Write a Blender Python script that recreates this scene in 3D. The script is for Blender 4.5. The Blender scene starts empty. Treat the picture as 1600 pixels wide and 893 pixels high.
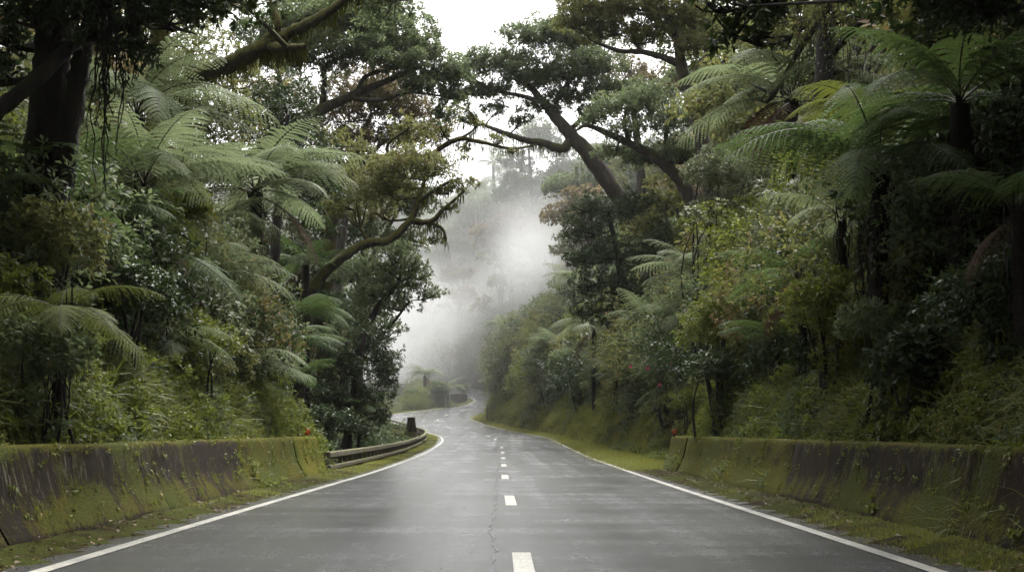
import bpy, math, random
import numpy as np
from mathutils import Vector, Matrix, noise as mnoise

# ------------------------------------------------------------------ camera, world, sun, exposure
SC = bpy.context.scene
COL = SC.collection
FPX, CX, CY, EYE = 1900.0, 784.0, 672.0, 1.0        # focal length and principal point of the photograph, eye height
cam_data = bpy.data.cameras.new('camera')
cam = bpy.data.objects.new('camera', cam_data)
COL.objects.link(cam)
cam.location = (0, 0, EYE)
cam.rotation_euler = (math.radians(90), 0, 0)
cam_data.sensor_width = 36.0
cam_data.lens = 36.0 * FPX / 1600.0
cam_data.shift_x = (800.0 - CX) / 1600.0
cam_data.shift_y = (CY - 446.5) / 1600.0
cam_data.clip_start = 0.1
cam_data.clip_end = 3000
SC.camera = cam

SUN_EL, SUN_AZ = math.radians(62), math.radians(20)   # soft sun behind the cloud, ahead and a little to the right
world = bpy.data.worlds.new('World')
SC.world = world
world.use_nodes = True
wn = world.node_tree
wn.nodes.clear()
w_out = wn.nodes.new('ShaderNodeOutputWorld')
w_bg = wn.nodes.new('ShaderNodeBackground')
w_sky = wn.nodes.new('ShaderNodeTexSky')
w_sky.sky_type = 'NISHITA'
w_sky.sun_disc = False
w_sky.sun_elevation = SUN_EL
w_sky.sun_rotation = SUN_AZ
w_sky.air_density = 1.0
w_sky.dust_density = 6.0
w_sky.ozone_density = 1.0
w_hsv = wn.nodes.new('ShaderNodeHueSaturation')        # an overcast sky has hardly any blue
w_hsv.inputs['Saturation'].default_value = 0.05
w_hsv.inputs['Value'].default_value = 1.0
wn.links.new(w_sky.outputs[0], w_hsv.inputs['Color'])
wn.links.new(w_hsv.outputs[0], w_bg.inputs['Color'])
w_bg.inputs['Strength'].default_value = 0.15
wn.links.new(w_bg.outputs[0], w_out.inputs['Surface'])

sun_data = bpy.data.lights.new('sun', 'SUN')
sun_data.energy = 1.5
sun_data.angle = math.radians(25)
sun_data.color = (1.0, 0.965, 0.90)
sun = bpy.data.objects.new('sun', sun_data)
COL.objects.link(sun)
_sd = Vector((math.sin(SUN_AZ) * math.cos(SUN_EL), math.cos(SUN_AZ) * math.cos(SUN_EL), math.sin(SUN_EL)))
sun.rotation_euler = _sd.to_track_quat('Z', 'Y').to_euler()
sun.location = (0, 0, 60)

SC.view_settings.view_transform = 'Standard'
SC.view_settings.look = 'None'
SC.view_settings.gamma = 1.0
SC.view_settings.use_curve_mapping = False
SC.view_settings.exposure = 1.5
SC.cycles.max_bounces = 6
SC.cycles.diffuse_bounces = 3
SC.cycles.glossy_bounces = 2
SC.cycles.transmission_bounces = 3
SC.cycles.volume_bounces = 6
SC.cycles.transparent_max_bounces = 4
SC.cycles.use_denoising = True
SC.cycles.volume_step_rate = 1.0
SC.cycles.volume_max_steps = 128
SC.cycles.sample_clamp_indirect = 6.0

# ------------------------------------------------------------------ helpers
RNG = np.random.default_rng(7)


def W(px, py, d):
    """A point seen at photo pixel px, py at depth d metres."""
    return np.array([(px - CX) * d / FPX, d, EYE + (CY - py) * d / FPX])


def WV(px, py, d):
    return Vector(W(px, py, d))


def unit(a):
    n = np.linalg.norm(a, axis=-1, keepdims=True)
    return a / np.maximum(n, 1e-9)


class MB:
    """Collects quads and builds them as ONE mesh object."""

    def __init__(self):
        self.v, self.f, self.t, self.m, self.n = [], [], [], [], 0

    def add(self, verts, faces, tint=0.5, mat=0):
        verts = np.asarray(verts, dtype=np.float32).reshape(-1, 3)
        faces = np.asarray(faces, dtype=np.int64).reshape(-1, 4)
        self.v.append(verts)
        self.f.append(faces + self.n)
        t = np.empty(len(verts), np.float32)
        t[:] = tint
        self.t.append(t)
        self.m.append(np.full(len(faces), mat, np.int32))
        self.n += len(verts)

    def leaves(self, P, D, N, L, Wd, fold=0.2, curl=0.12, tint=0.5, mat=0):
        """One folded lance-shaped quad per leaf."""
        P, D, N = np.atleast_2d(P), unit(np.atleast_2d(D)), np.atleast_2d(N)
        k = len(P)
        L = np.broadcast_to(np.asarray(L, float), (k,))[:, None]
        Wd = np.broadcast_to(np.asarray(Wd, float), (k,))[:, None]
        S = unit(np.cross(D, N))
        N = np.cross(S, D)
        m = P + D * L * 0.45
        q = np.stack([P, m + S * Wd * .5 + N * Wd * fold, P + D * L - N * L * curl, m - S * Wd * .5 + N * Wd * fold], 1)
        f = np.arange(k * 4).reshape(k, 4)
        t = np.repeat(np.broadcast_to(np.asarray(tint, float), (k,)), 4)
        self.add(q, f, t, mat)

    def tube(self, path, radii, sides=7, tint=0.5, mat=0, rough=0.0, rng=None):
        path = np.asarray(path, float)
        k = len(path)
        radii = np.broadcast_to(np.asarray(radii, float), (k,))
        T = unit(np.gradient(path, axis=0))
        ref = np.array([0., 0., 1.]) if abs(T[0][2]) < .9 else np.array([1., 0., 0.])
        rings = []
        U = unit(np.cross(T[0], ref))
        for i in range(k):
            U = unit(U - T[i] * np.dot(U, T[i]))
            V = np.cross(T[i], U)
            a = np.arange(sides) * 2 * math.pi / sides
            r = radii[i] * (1 + (rng.uniform(-rough, rough, sides) if rough else 0))
            rings.append(path[i] + (np.cos(a)[:, None] * U + np.sin(a)[:, None] * V) * np.reshape(r, (-1, 1)))
        v = np.concatenate(rings)
        i, j = np.meshgrid(np.arange(k - 1), np.arange(sides), indexing='ij')
        a = i * sides + j
        b = i * sides + (j + 1) % sides
        f = np.stack([a, b, b + sides, a + sides], -1).reshape(-1, 4)
        self.add(v, f, tint, mat)

    def box(self, c, s, rot=0.0, mat=0, tint=0.5, taper=1.0):
        x, y, z = s[0] / 2, s[1] / 2, s[2] / 2
        p = np.array([[-x, -y, -z], [x, -y, -z], [x, y, -z], [-x, y, -z],
                      [-x * taper, -y * taper, z], [x * taper, -y * taper, z], [x * taper, y * taper, z], [-x * taper, y * taper, z]])
        ca, sa = math.cos(rot), math.sin(rot)
        p = np.stack([p[:, 0] * ca - p[:, 1] * sa, p[:, 0] * sa + p[:, 1] * ca, p[:, 2]], 1) + np.asarray(c)
        self.add(p, [[3, 2, 1, 0], [4, 5, 6, 7], [0, 1, 5, 4], [1, 2, 6, 5], [2, 3, 7, 6], [3, 0, 4, 7]], tint, mat)

    def sweep(self, path, prof, closed=True, mat=0, caps=True):
        """Sweep a profile (side offset, height) along a level path; side offset is to the path's left."""
        path = np.asarray(path, float)
        T = np.gradient(path, axis=0)
        T[:, 2] = 0
        T = unit(T)
        Lf = np.stack([-T[:, 1], T[:, 0], np.zeros(len(T))], 1)
        prof = np.asarray(prof, float)
        m, k = len(prof), len(path)
        v = path[:, None, :] + Lf[:, None, :] * prof[None, :, 0:1] + np.array([0, 0, 1.])[None, None] * prof[None, :, 1:2]
        nj = m if closed else m - 1
        i, j = np.meshgrid(np.arange(k - 1), np.arange(nj), indexing='ij')
        a = i * m + j
        b = i * m + (j + 1) % m
        f = np.stack([a, b, b + m, a + m], -1).reshape(-1, 4)
        if closed and caps and m in (4, 8):
            cp = [[0, 1, 2, 3]] if m == 4 else [[0, 1, 2, 7], [2, 3, 6, 7], [3, 4, 5, 6]]
            f = np.concatenate([f, [q[::-1] for q in cp], [[(k - 1) * m + i for i in q] for q in cp]])
        self.add(v.reshape(-1, 3), f, 0.5, mat)

    def mesh(self, name, mats, smooth=True):
        me = bpy.data.meshes.new(name)
        v = np.concatenate(self.v)
        f = np.concatenate(self.f)
        me.vertices.add(len(v))
        me.vertices.foreach_set('co', v.ravel())
        me.loops.add(f.size)
        me.loops.foreach_set('vertex_index', f.ravel().astype(np.int32))
        me.polygons.add(len(f))
        me.polygons.foreach_set('loop_start', np.arange(len(f), dtype=np.int32) * 4)
        me.polygons.foreach_set('material_index', np.concatenate(self.m))
        me.polygons.foreach_set('use_smooth', np.full(len(f), smooth, bool))
        me.update(calc_edges=True)
        at = me.attributes.new('tint', 'FLOAT', 'POINT')
        at.data.foreach_set('value', np.concatenate(self.t))
        for m in (mats if isinstance(mats, (list, tuple)) else [mats]):
            me.materials.append(m)
        return me

    def build(self, name, mats, parent=None, smooth=True, origin=None):
        me = self.mesh(name, mats, smooth)
        o = bpy.data.objects.new(name, me)
        COL.objects.link(o)
        if parent is not None:
            o.parent = parent
        if origin is not None:                                  # verts were given in world space: move the origin
            me.transform(Matrix.Translation(-Vector(origin)))
            if parent is None:
                o.location = origin
        return o


def tag(o, label=None, cat=None, group=None, kind=None):
    if label: o['label'] = label
    if cat: o['category'] = cat
    if group: o['group'] = group
    if kind: o['kind'] = kind
    return o


def empty(name, loc, label, cat, group=None, rz=0.0):
    o = bpy.data.objects.new(name, None)
    COL.objects.link(o)
    o.location = Vector(loc)
    o.rotation_euler = (0, 0, rz)
    o.empty_display_size = 0.3
    return tag(o, label, cat, group)


def smooth_path(pts, n=8):
    """Catmull-Rom through pts, n steps per span (works on any number of columns)."""
    p = np.asarray(pts, float)
    p = np.vstack([2 * p[0] - p[1], p, 2 * p[-1] - p[-2]])
    out = []
    for i in range(1, len(p) - 2):
        for t in np.linspace(0, 1, n, endpoint=False):
            a, b, c, d = p[i - 1], p[i], p[i + 1], p[i + 2]
            out.append(.5 * (2 * b + (c - a) * t + (2 * a - 5 * b + 4 * c - d) * t * t + (3 * b - a - 3 * c + d) * t ** 3))
    out.append(p[-2])
    return np.array(out)


# ------------------------------------------------------------------ materials
class NT:
    """Small node-tree writer."""

    def __init__(self, name):
        self.mat = bpy.data.materials.new(name)
        self.mat.use_nodes = True
        self.t = self.mat.node_tree
        self.t.nodes.clear()
        self.out = self.t.nodes.new('ShaderNodeOutputMaterial')

    def n(self, kind, **kw):
        nd = self.t.nodes.new('ShaderNode' + kind)
        for k, v in kw.items():
            if k in nd.inputs:
                self.put(nd.inputs[k], v)
            else:
                setattr(nd, k, v)
        return nd

    def put(self, sock, v):
        if hasattr(v, 'is_output'):
            self.t.links.new(v, sock)
        elif isinstance(v, (tuple, list)) and sock.type == 'RGBA' and len(v) == 3:
            sock.default_value = (*v, 1)
        else:
            sock.default_value = v

    def math(self, op, a, b=0.0, c=None, clamp=False):
        nd = self.n('Math', operation=op, use_clamp=clamp)
        self.put(nd.inputs[0], a)
        self.put(nd.inputs[1], b)
        if c is not None: self.put(nd.inputs[2], c)
        return nd.outputs[0]

    def mix(self, f, a, b):
        nd = self.n('Mix', data_type='RGBA')
        self.put(nd.inputs[0], f)
        self.put(nd.inputs[6], a)
        self.put(nd.inputs[7], b)
        return nd.outputs[2]

    def ramp(self, f, lo, hi, a=0.0, b=1.0):
        nd = self.n('MapRange', clamp=True)
        for i, v in enumerate((f, lo, hi, a, b)): self.put(nd.inputs[i], v)
        return nd.outputs[0]

    def coords(self, scale=(1, 1, 1), which='Object'):
        tc = self.n('TexCoord')
        mp = self.n('Mapping')
        self.t.links.new(tc.outputs[which], mp.inputs['Vector'])
        mp.inputs['Scale'].default_value = scale
        return mp.outputs[0]

    def noise(self, vec, scale, detail=4, rough=.55):
        nd = self.n('TexNoise', Vector=vec, Scale=scale, Detail=detail, Roughness=rough)
        return nd.outputs[0]

    def bump(self, h, strength=.4, dist=.02):
        return self.n('Bump', Height=h, Strength=strength, Distance=dist).outputs[0]

    def principled(self, **kw):
        nd = self.n('BsdfPrincipled')
        for k, v in kw.items(): self.put(nd.inputs[k.replace('_', ' ')], v)
        return nd

    def done(self, shader, disp=None):
        self.t.links.new(shader, self.out.inputs['Surface'])
        return self.mat


def leaf_mat(name, dark, light, rough=.42, spec=.5, transl=.3, rare=None, rare_amt=.06):
    """Leaf: hue varies per leaf (tint), per plant (object random) and a little per place."""
    m = NT(name)
    at = m.n('Attribute', attribute_name='tint')
    oi = m.n('ObjectInfo')
    nz = m.noise(m.n('NewGeometry').outputs['Position'], .55, 2)
    f = m.math('MULTIPLY_ADD', at.outputs['Fac'], .55, m.math('MULTIPLY', oi.outputs['Random'], .25))
    f = m.math('ADD', f, m.math('MULTIPLY_ADD', nz, .9, -.38), clamp=True)
    c = m.mix(f, dark, light)
    if rare:
        c = m.mix(m.ramp(at.outputs['Fac'], 1 - rare_amt, 1 - rare_amt + .01), c, rare)
    p = m.principled(Base_Color=c, Roughness=rough + .16)
    p.inputs['Specular IOR Level'].default_value = spec * .6
    tr = m.n('BsdfTranslucent', Color=m.mix(.5, c, tuple(min(1, x * 1.8) for x in light)))
    mx = m.n('MixShader')
    mx.inputs[0].default_value = transl
    m.t.links.new(p.outputs[0], mx.inputs[1])
    m.t.links.new(tr.outputs[0], mx.inputs[2])
    return m.done(mx.outputs[0])


def bark_mat(name, dark=(.020, .015, .010), light=(.075, .060, .045), moss=(.075, .085, .014), moss_amt=.5, up=.45, fib=6.0):
    m = NT(name)
    v = m.coords((1, 1, .22))
    n1 = m.noise(v, fib, 6, .65)
    g = m.n('NewGeometry')
    n2 = m.noise(g.outputs['Position'], 1.6, 5, .6)
    sep = m.n('SeparateXYZ')
    m.t.links.new(g.outputs['Normal'], sep.inputs[0])
    base = m.mix(m.ramp(n1, .3, .7), dark, light)
    mf = m.math('ADD', n2, m.math('MULTIPLY', sep.outputs[2], up * .5))
    mf = m.ramp(mf, .72 - moss_amt * .35, .86 - moss_amt * .35)
    n3 = m.noise(g.outputs['Position'], 14, 3)
    mc = m.mix(m.ramp(n3, .3, .7), tuple(x * .45 for x in moss), moss)
    c = m.mix(mf, base, mc)
    h = m.math('ADD', n1, m.math('MULTIPLY', n3, .6))
    p = m.principled(Base_Color=c, Roughness=.85, Normal=m.bump(h, .9, .05))
    return m.done(p.outputs[0])
# ------------------------------------------------------------------ road course
ZT_Y = [-60, 40, 46, 52.6, 61.2, 69.8, 78, 86.5, 94.5, 103, 112, 125, 140, 165, 185, 220, 420]
ZT_Z = [0, 0, .015, .05, .143, .243, .417, .563, .74, 1.15, 1.9, 2.75, 3.8, 6.4, 8.1, 10, 14]
_yy = np.arange(-60, 420, .5)
_zz = np.interp(_yy, ZT_Y, ZT_Z)
_k = np.hanning(15); _k /= _k.sum()
_zz = np.convolve(np.pad(_zz, 7, mode='edge'), _k, 'valid')


def zr(y):
    return np.interp(y, _yy, _zz)


LEFT = [(-3.34, -60), (-3.34, -12), (-3.34, 8.6), (-3.22, 21.7), (-3.14, 29), (-3.2, 40), (-3.34, 55), (-3.62, 71), (-3.82, 77), (-4.46, 86.5), (-5.55, 94.5),
        (-7.4, 103), (-10.2, 111), (-11.9, 119), (-9.6, 127.5), (-6.8, 134), (-4.5, 140), (-3.35, 147), (-4.0, 152.5), (-6.4, 158), (-11.8, 169), (-19.4, 184), (-28, 200)]
RIGHT = [(3.15, -60), (3.15, -12), (3.15, 8.6), (3.13, 21.8), (3.16, 29), (3.23, 38), (3.36, 54), (3.4, 66), (3.3, 76), (2.95, 86), (1.7, 95.5),
         (.1, 102), (-1.6, 108), (-2.85, 115), (-2.0, 123), (-.4, 130.5), (1.4, 139), (2.6, 147.5), (2.2, 156), (-1.0, 163.5), (-8.0, 175.5), (-17, 190), (-25, 204)]
CENTER = [(.16, -60), (.16, -12), (.16, 9), (.12, 17.7), (.07, 26), (.06, 35), (.05, 44), (.03, 53), (.0, 61), (-.09, 70), (-.4, 78), (-.9, 86.5), (-1.95, 94.5),
          (-3.5, 100.5), (-5.1, 106.5), (-5.95, 113), (-5.7, 120), (-4.6, 128), (-2.6, 136), (-.9, 143), (-.4, 150), (-2.0, 157), (-6, 164), (-14, 176), (-26, 196)]


def edge3(ctrl, n=14, dz=0.0, off=0.0):
    """Smooth a control polyline and lay it on the road height; off shifts it to the left of travel."""
    p = smooth_path(ctrl, n)
    if off:
        t = unit(np.gradient(p, axis=0))
        p = p + np.stack([-t[:, 1], t[:, 0]], 1) * off
    return np.column_stack([p, zr(p[:, 1]) + dz])


def resample(p, step):
    s = np.r_[0, np.cumsum(np.linalg.norm(np.diff(p[:, :2], axis=0), axis=1))]
    q = np.arange(0, s[-1], step)
    return np.column_stack([np.interp(q, s, p[:, k]) for k in range(p.shape[1])])


L_E, R_E = edge3(LEFT), edge3(RIGHT)
POLY = np.vstack([L_E[:, :2], R_E[::-1, :2]])
L_S, R_S = resample(L_E, .8), resample(R_E, .8)


def inside_poly(P, poly):
    x, y = P[:, 0], P[:, 1]
    ins = np.zeros(len(P), bool)
    a, b = poly, np.roll(poly, -1, 0)
    for (x1, y1), (x2, y2) in zip(a, b):
        if y1 == y2: continue
        c = (y1 > y) != (y2 > y)
        ins ^= c & (x < (x2 - x1) * (y - y1) / (y2 - y1) + x1)
    return ins


def sstep(a, b, x):
    t = np.clip((x - a) / (b - a), 0, 1)
    return t * t * (3 - 2 * t)


def _near(P, S):
    dmin, yeff = np.empty(len(P)), np.empty(len(P))
    for i in range(0, len(P), 8000):
        d2 = ((P[i:i + 8000, None, :] - S[None, :, :2]) ** 2).sum(-1)
        w = 1 / (d2 + .02) ** 2
        dmin[i:i + 8000] = np.sqrt(d2.min(1))
        yeff[i:i + 8000] = (w * S[None, :, 1]).sum(1) / w.sum(1)
    return dmin, yeff


def _fract(P, s, seed):
    return np.array([mnoise.fractal(Vector((x * s, y * s, seed)), .6, 2.0, 4) for x, y in P])


def height(P):
    """Ground height at (n,2) points: road bed, verges, the cut bank on the right, bank then gully on the left."""
    P = np.asarray(P, float)
    dl, yl = _near(P, L_S)
    dr, yr = _near(P, R_S)
    ins = inside_poly(P, POLY)
    right = dr < dl
    # the right bank
    vw = np.interp(yr, [25, 31, 38, 52, 75, 110, 150], [1.5, 1.7, 2.6, 2.0, 1.1, 1.3, 1.0])
    x = np.clip(dr - vw, 0, None)
    h = np.minimum(x * 2.1, 1.5) + np.clip(x - .72, 0, None) * 1.12
    cap = np.interp(yr, [0, 120, 160, 220], [34, 34, 40, 44])
    hr = cap * (1 - np.exp(-h / cap))
    # the left bank, which ends after 30 m in a wooded gully
    x = np.clip(dl - 1.45, 0, None)
    hb = np.minimum(x * 2.4, 1.5) + np.clip(x - .63, 0, None) * .95
    hb = 30 * (1 - np.exp(-hb / 30))
    x = np.clip(dl - np.interp(yl, [60, 90], [.95, 1.3]), 0, None)
    hg = -np.interp(yl, [104, 124], [.75, .10]) * np.minimum(x, 8) + np.clip(dl - 15, 0, None) * .8
    hg = np.where(hg > 0, 26 * (1 - np.exp(-hg / 26)), hg)
    k = sstep(28.5, 36, yl)
    hg = hg - .14 * sstep(.72, .95, dl)
    hl = hb * (1 - k) + hg * k
    rise = np.where(right, hr, hl)
    d = np.where(right, dr, dl)
    y = np.where(right, yr, yl)
    bump = _fract(P, .45, 3.3) * .22 + _fract(P, .12, 8.1) * .5
    H = zr(y) + rise + bump * sstep(1.2, 3.0, d) + .05 * sstep(.28, .6, d) * (1 + .6 * _fract(P, 2.2, 5.)) - .05 * (1 - sstep(.25, .5, d))
    return np.where(ins, zr(P[:, 1]) - .05, H)


# ------------------------------------------------------------------ ground
def ground_mat():
    m = NT('forest_floor')
    g = m.n('NewGeometry')
    P = g.outputs['Position']
    sep = m.n('SeparateXYZ'); m.t.links.new(g.outputs['Normal'], sep.inputs[0])
    n1, n2, n3 = m.noise(P, .8, 6, .65), m.noise(P, 7, 5, .6), m.noise(P, 40, 3)
    earth = m.mix(n2, (.008, .005, .003), (.036, .022, .011))
    moss = m.mix(n3, (.012, .016, .003), (.058, .066, .008))
    f = m.math('ADD', n1, m.math('MULTIPLY', n2, .45))
    f = m.math('ADD', f, m.math('MULTIPLY', sep.outputs[2], .28))
    c = m.mix(m.ramp(f, .86, 1.06), earth, moss)
    hgt = m.math('ADD', n2, m.math('MULTIPLY', n3, .4))
    p = m.principled(Base_Color=c, Roughness=.95, Normal=m.bump(hgt, .9, .08))
    p.inputs['Specular IOR Level'].default_value = .08
    return m.done(p.outputs[0])


xs = np.r_[np.arange(-150, -32, 4), np.arange(-32, 14, .25), np.arange(14, 30, 1), np.arange(30, 151, 4)]
ys = np.r_[np.arange(-60, -10, 2), np.arange(-10, 70, .4), np.arange(70, 205, .9), np.arange(205, 430, 5)]
gx, gy = np.meshgrid(xs, ys)
gp = np.column_stack([gx.ravel(), gy.ravel()])
gz = height(gp)
mb = MB()
i, j = np.meshgrid(np.arange(len(ys) - 1), np.arange(len(xs) - 1), indexing='ij')
a = i * len(xs) + j
mb.add(np.column_stack([gp, gz]), np.stack([a, a + 1, a + 1 + len(xs), a + len(xs)], -1).reshape(-1, 4))
tag(mb.build('ground', ground_mat()), kind='structure')


# ------------------------------------------------------------------ road, markings
def asphalt_mat():
    m = NT('wet_asphalt')
    P = m.n('NewGeometry').outputs['Position']
    mp = m.n('Mapping', Vector=P); mp.inputs['Scale'].default_value = (1.0, .42, 1)
    lane = m.n('Mapping', Vector=P); lane.inputs['Scale'].default_value = (1.5, .03, 1)
    grain = m.noise(P, 110, 3, .7)
    mid = m.noise(P, 9, 4, .6)
    patch = m.noise(mp.outputs[0], .75, 5, .62)
    cross = m.n('Mapping', Vector=P); cross.inputs['Scale'].default_value = (.25, 1.6, 1)
    band = m.noise(cross.outputs[0], .8, 2, .45)
    track = m.noise(lane.outputs[0], 1.3, 3, .5)
    stone = m.noise(P, 38, 4, .7)
    grain = m.math('ADD', m.math('MULTIPLY', grain, .5), m.math('MULTIPLY', stone, .5))
    grain = m.ramp(grain, .32, .68)
    c = m.mix(grain, (.018, .019, .021), (.105, .105, .108))
    damp = m.ramp(m.math('ADD', m.math('MULTIPLY', patch, .6), m.math('MULTIPLY', band, .4)), .30, .68)
    c = m.mix(m.math('MULTIPLY', m.ramp(m.math('ADD', patch, m.math('MULTIPLY', track, .25)), .52, .85), .55), c, (.02, .02, .022))
    r = m.math('MULTIPLY_ADD', damp, .13, .165)
    r = m.math('ADD', r, m.math('MULTIPLY_ADD', track, .16, -.08))
    r = m.math('ADD', r, m.math('MULTIPLY_ADD', mid, .10, -.05))
    r = m.math('ADD', r, m.math('MULTIPLY_ADD', grain, .12, -.06))
    hgt = m.math('ADD', grain, m.math('MULTIPLY', mid, .5))
    p = m.principled(Base_Color=c, Roughness=r, Normal=m.bump(hgt, .22, .006))
    p.inputs['Specular IOR Level'].default_value = .9
    return m.done(p.outputs[0])


def paint_mat():
    m = NT('road_paint')
    P = m.n('NewGeometry').outputs['Position']
    w = m.noise(P, 30, 5, .7)
    w2 = m.noise(P, 2.0, 3)
    f = m.ramp(m.math('MULTIPLY_ADD', w2, .5, w), .62, .98)
    c = m.mix(f, (.13, .13, .12), (.44, .42, .36))
    p = m.principled(Base_Color=c, Roughness=.5, Normal=m.bump(w, .2, .004))
    return m.done(p.outputs[0])


def strip(mb, a, b, dz):
    k = len(a)
    a, b = a.copy(), b.copy()
    a[:, 2] += dz; b[:, 2] += dz
    v = np.empty((k * 2, 3)); v[0::2] = a; v[1::2] = b
    i = np.arange(k - 1) * 2
    mb.add(v, np.stack([i, i + 1, i + 3, i + 2], 1))


ASPHALT, PAINT = asphalt_mat(), paint_mat()
lo, ro = edge3(LEFT, 14, 0, .26), edge3(RIGHT, 14, 0, -.26)
rng = np.random.default_rng(3)
wob = np.convolve(rng.normal(0, .05, len(lo) + 8), np.ones(3) / 3, 'same')[4:-4]
lo[:, 0] += wob; ro[:, 0] += wob[::-1]
mb = MB()
cols = 9
grid = np.stack([lo + (ro - lo) * t for t in np.linspace(0, 1, cols)], 1)
i, j = np.meshgrid(np.arange(len(lo) - 1), np.arange(cols - 1), indexing='ij')
a = i * cols + j
mb.add(grid.reshape(-1, 3), np.stack([a, a + 1, a + 1 + cols, a + cols], -1).reshape(-1, 4))
tag(mb.build('road', ASPHALT), kind='structure')
for nm, ctrl, s in (('edge_line', LEFT, -1), ('edge_line', RIGHT, 1)):
    mb = MB()
    a, b = edge3(ctrl, 24, 0, 0), edge3(ctrl, 24, 0, s * .13)
    strip(mb, a, b, .005)
    tag(mb.build(nm, PAINT), kind='structure')
cl = resample(edge3(CENTER, 20), .25)
s_c = np.r_[0, np.cumsum(np.linalg.norm(np.diff(cl[:, :2], axis=0), axis=1))] - 60.0
for k in range(-6, 21):
    s0 = 7.45 + 8.72 * k
    if s0 > s_c[-1] - 3: break
    q = np.linspace(s0, s0 + 2.5, 7)
    p = np.column_stack([np.interp(q, s_c, cl[:, c]) for c in range(3)])
    t = unit(np.gradient(p[:, :2], axis=0))
    nrm = np.column_stack([-t[:, 1], t[:, 0], np.zeros(len(t))])
    mb = MB()
    strip(mb, p + nrm * .075, p - nrm * .075, .005)
    tag(mb.build('center_dash', PAINT), kind='structure')
# the sealed crack that wanders beside the centre line
m = NT('crack_seal')
CRACK = m.done(m.principled(Base_Color=(.006, .006, .006), Roughness=.55).outputs[0])
q = np.arange(4, 62, .17)
wx = -.08 + .02 * np.sin(q * .8) + np.convolve(rng.normal(0, .034, len(q)), np.ones(3) / 3, 'same') - q * .001
wd = np.clip(.010 + np.convolve(rng.normal(0, .012, len(q)), np.ones(2) / 2, 'same'), .005, .04)
mb = MB()
strip(mb, np.column_stack([wx - wd, q, zr(q)]), np.column_stack([wx + wd, q, zr(q)]), .004)
tag(mb.build('road_crack', CRACK), kind='structure')


# ------------------------------------------------------------------ concrete barriers
def mossy_concrete(name, moss_amt=.5, bright=1.0, bare=.5):
    m = NT(name)
    g = m.n('NewGeometry')
    P = g.outputs['Position']
    st = m.n('Mapping', Vector=P); st.inputs['Scale'].default_value = (5, 5, .9)
    s2 = m.n('Mapping', Vector=P); s2.inputs['Scale'].default_value = (19, 19, 3.2)
    mid = m.noise(P, 3.1, 5, .62)
    streak = m.math('ADD', m.math('MULTIPLY', m.noise(st.outputs[0], 1.0, 6, .65), .45), m.math('ADD', m.math('MULTIPLY', m.noise(s2.outputs[0], 1.0, 4, .6), .25), m.math('MULTIPLY', mid, .30)))
    fine = m.noise(P, 34, 4, .65)
    big = m.noise(P, .9, 4, .6)
    sep = m.n('SeparateXYZ'); m.t.links.new(g.outputs['Normal'], sep.inputs[0])
    pos = m.n('SeparateXYZ'); m.t.links.new(P, pos.inputs[0])
    base = m.mix(m.ramp(streak, .36, .66), (.006, .004, .002), (.032, .020, .008))
    chip = m.n('Mapping', Vector=P); chip.inputs['Scale'].default_value = (22, 22, 4)
    cn = m.math('MULTIPLY_ADD', big, .45, m.noise(chip.outputs[0], 1.0, 4, .6))
    base = m.mix(m.math('MULTIPLY', m.ramp(cn, .80, .86), bare), base, (.13, .115, .085))
    mossc = m.mix(m.ramp(fine, .3, .72), (.014, .015, .001), (.110 * bright, .098 * bright, .004))
    mossc = m.mix(m.ramp(big, .45, .7), mossc, m.mix(fine, (.014, .020, .002), (.070 * bright, .086 * bright, .008)))
    f = m.math('ADD', m.math('MULTIPLY', streak, .8), m.math('MULTIPLY', big, .62))
    f = m.math('ADD', f, m.math('MULTIPLY', sep.outputs[2], .36))
    f = m.math('ADD', f, m.math('MULTIPLY', fine, .12))
    f = m.ramp(f, 1.03 - moss_amt * .4, 1.13 - moss_amt * .4)
    c = m.mix(f, base, mossc)
    h = m.math('ADD', m.math('MULTIPLY', streak, .5), m.math('MULTIPLY', fine, m.math('MULTIPLY_ADD', f, .8, .25)))
    p = m.principled(Base_Color=c, Roughness=.9, Normal=m.bump(h, .8, .03))
    p.inputs['Specular IOR Level'].default_value = .15
    return m.done(p.outputs[0])


BAR_PROF = [(0, -.12), (0, .06), (.02, .10), (.06, .17), (.11, .26), (.155, .35), (.18, .42), (.20, .50), (.22, .60), (.24, .70), (.255, .78),
            (.27, .835), (.30, .862), (.36, .868), (.44, .866), (.475, .84), (.49, .76), (.52, .5), (.58, .3), (.66, .1), (.66, -.12)]
BARRIER_MAT = [mossy_concrete('mossy_concrete', .46, 1.0, .7), mossy_concrete('mossy_concrete_green', .84, 1.15, .4), mossy_concrete('mossy_concrete_end', 1.05, 1.7, .5)]


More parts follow.
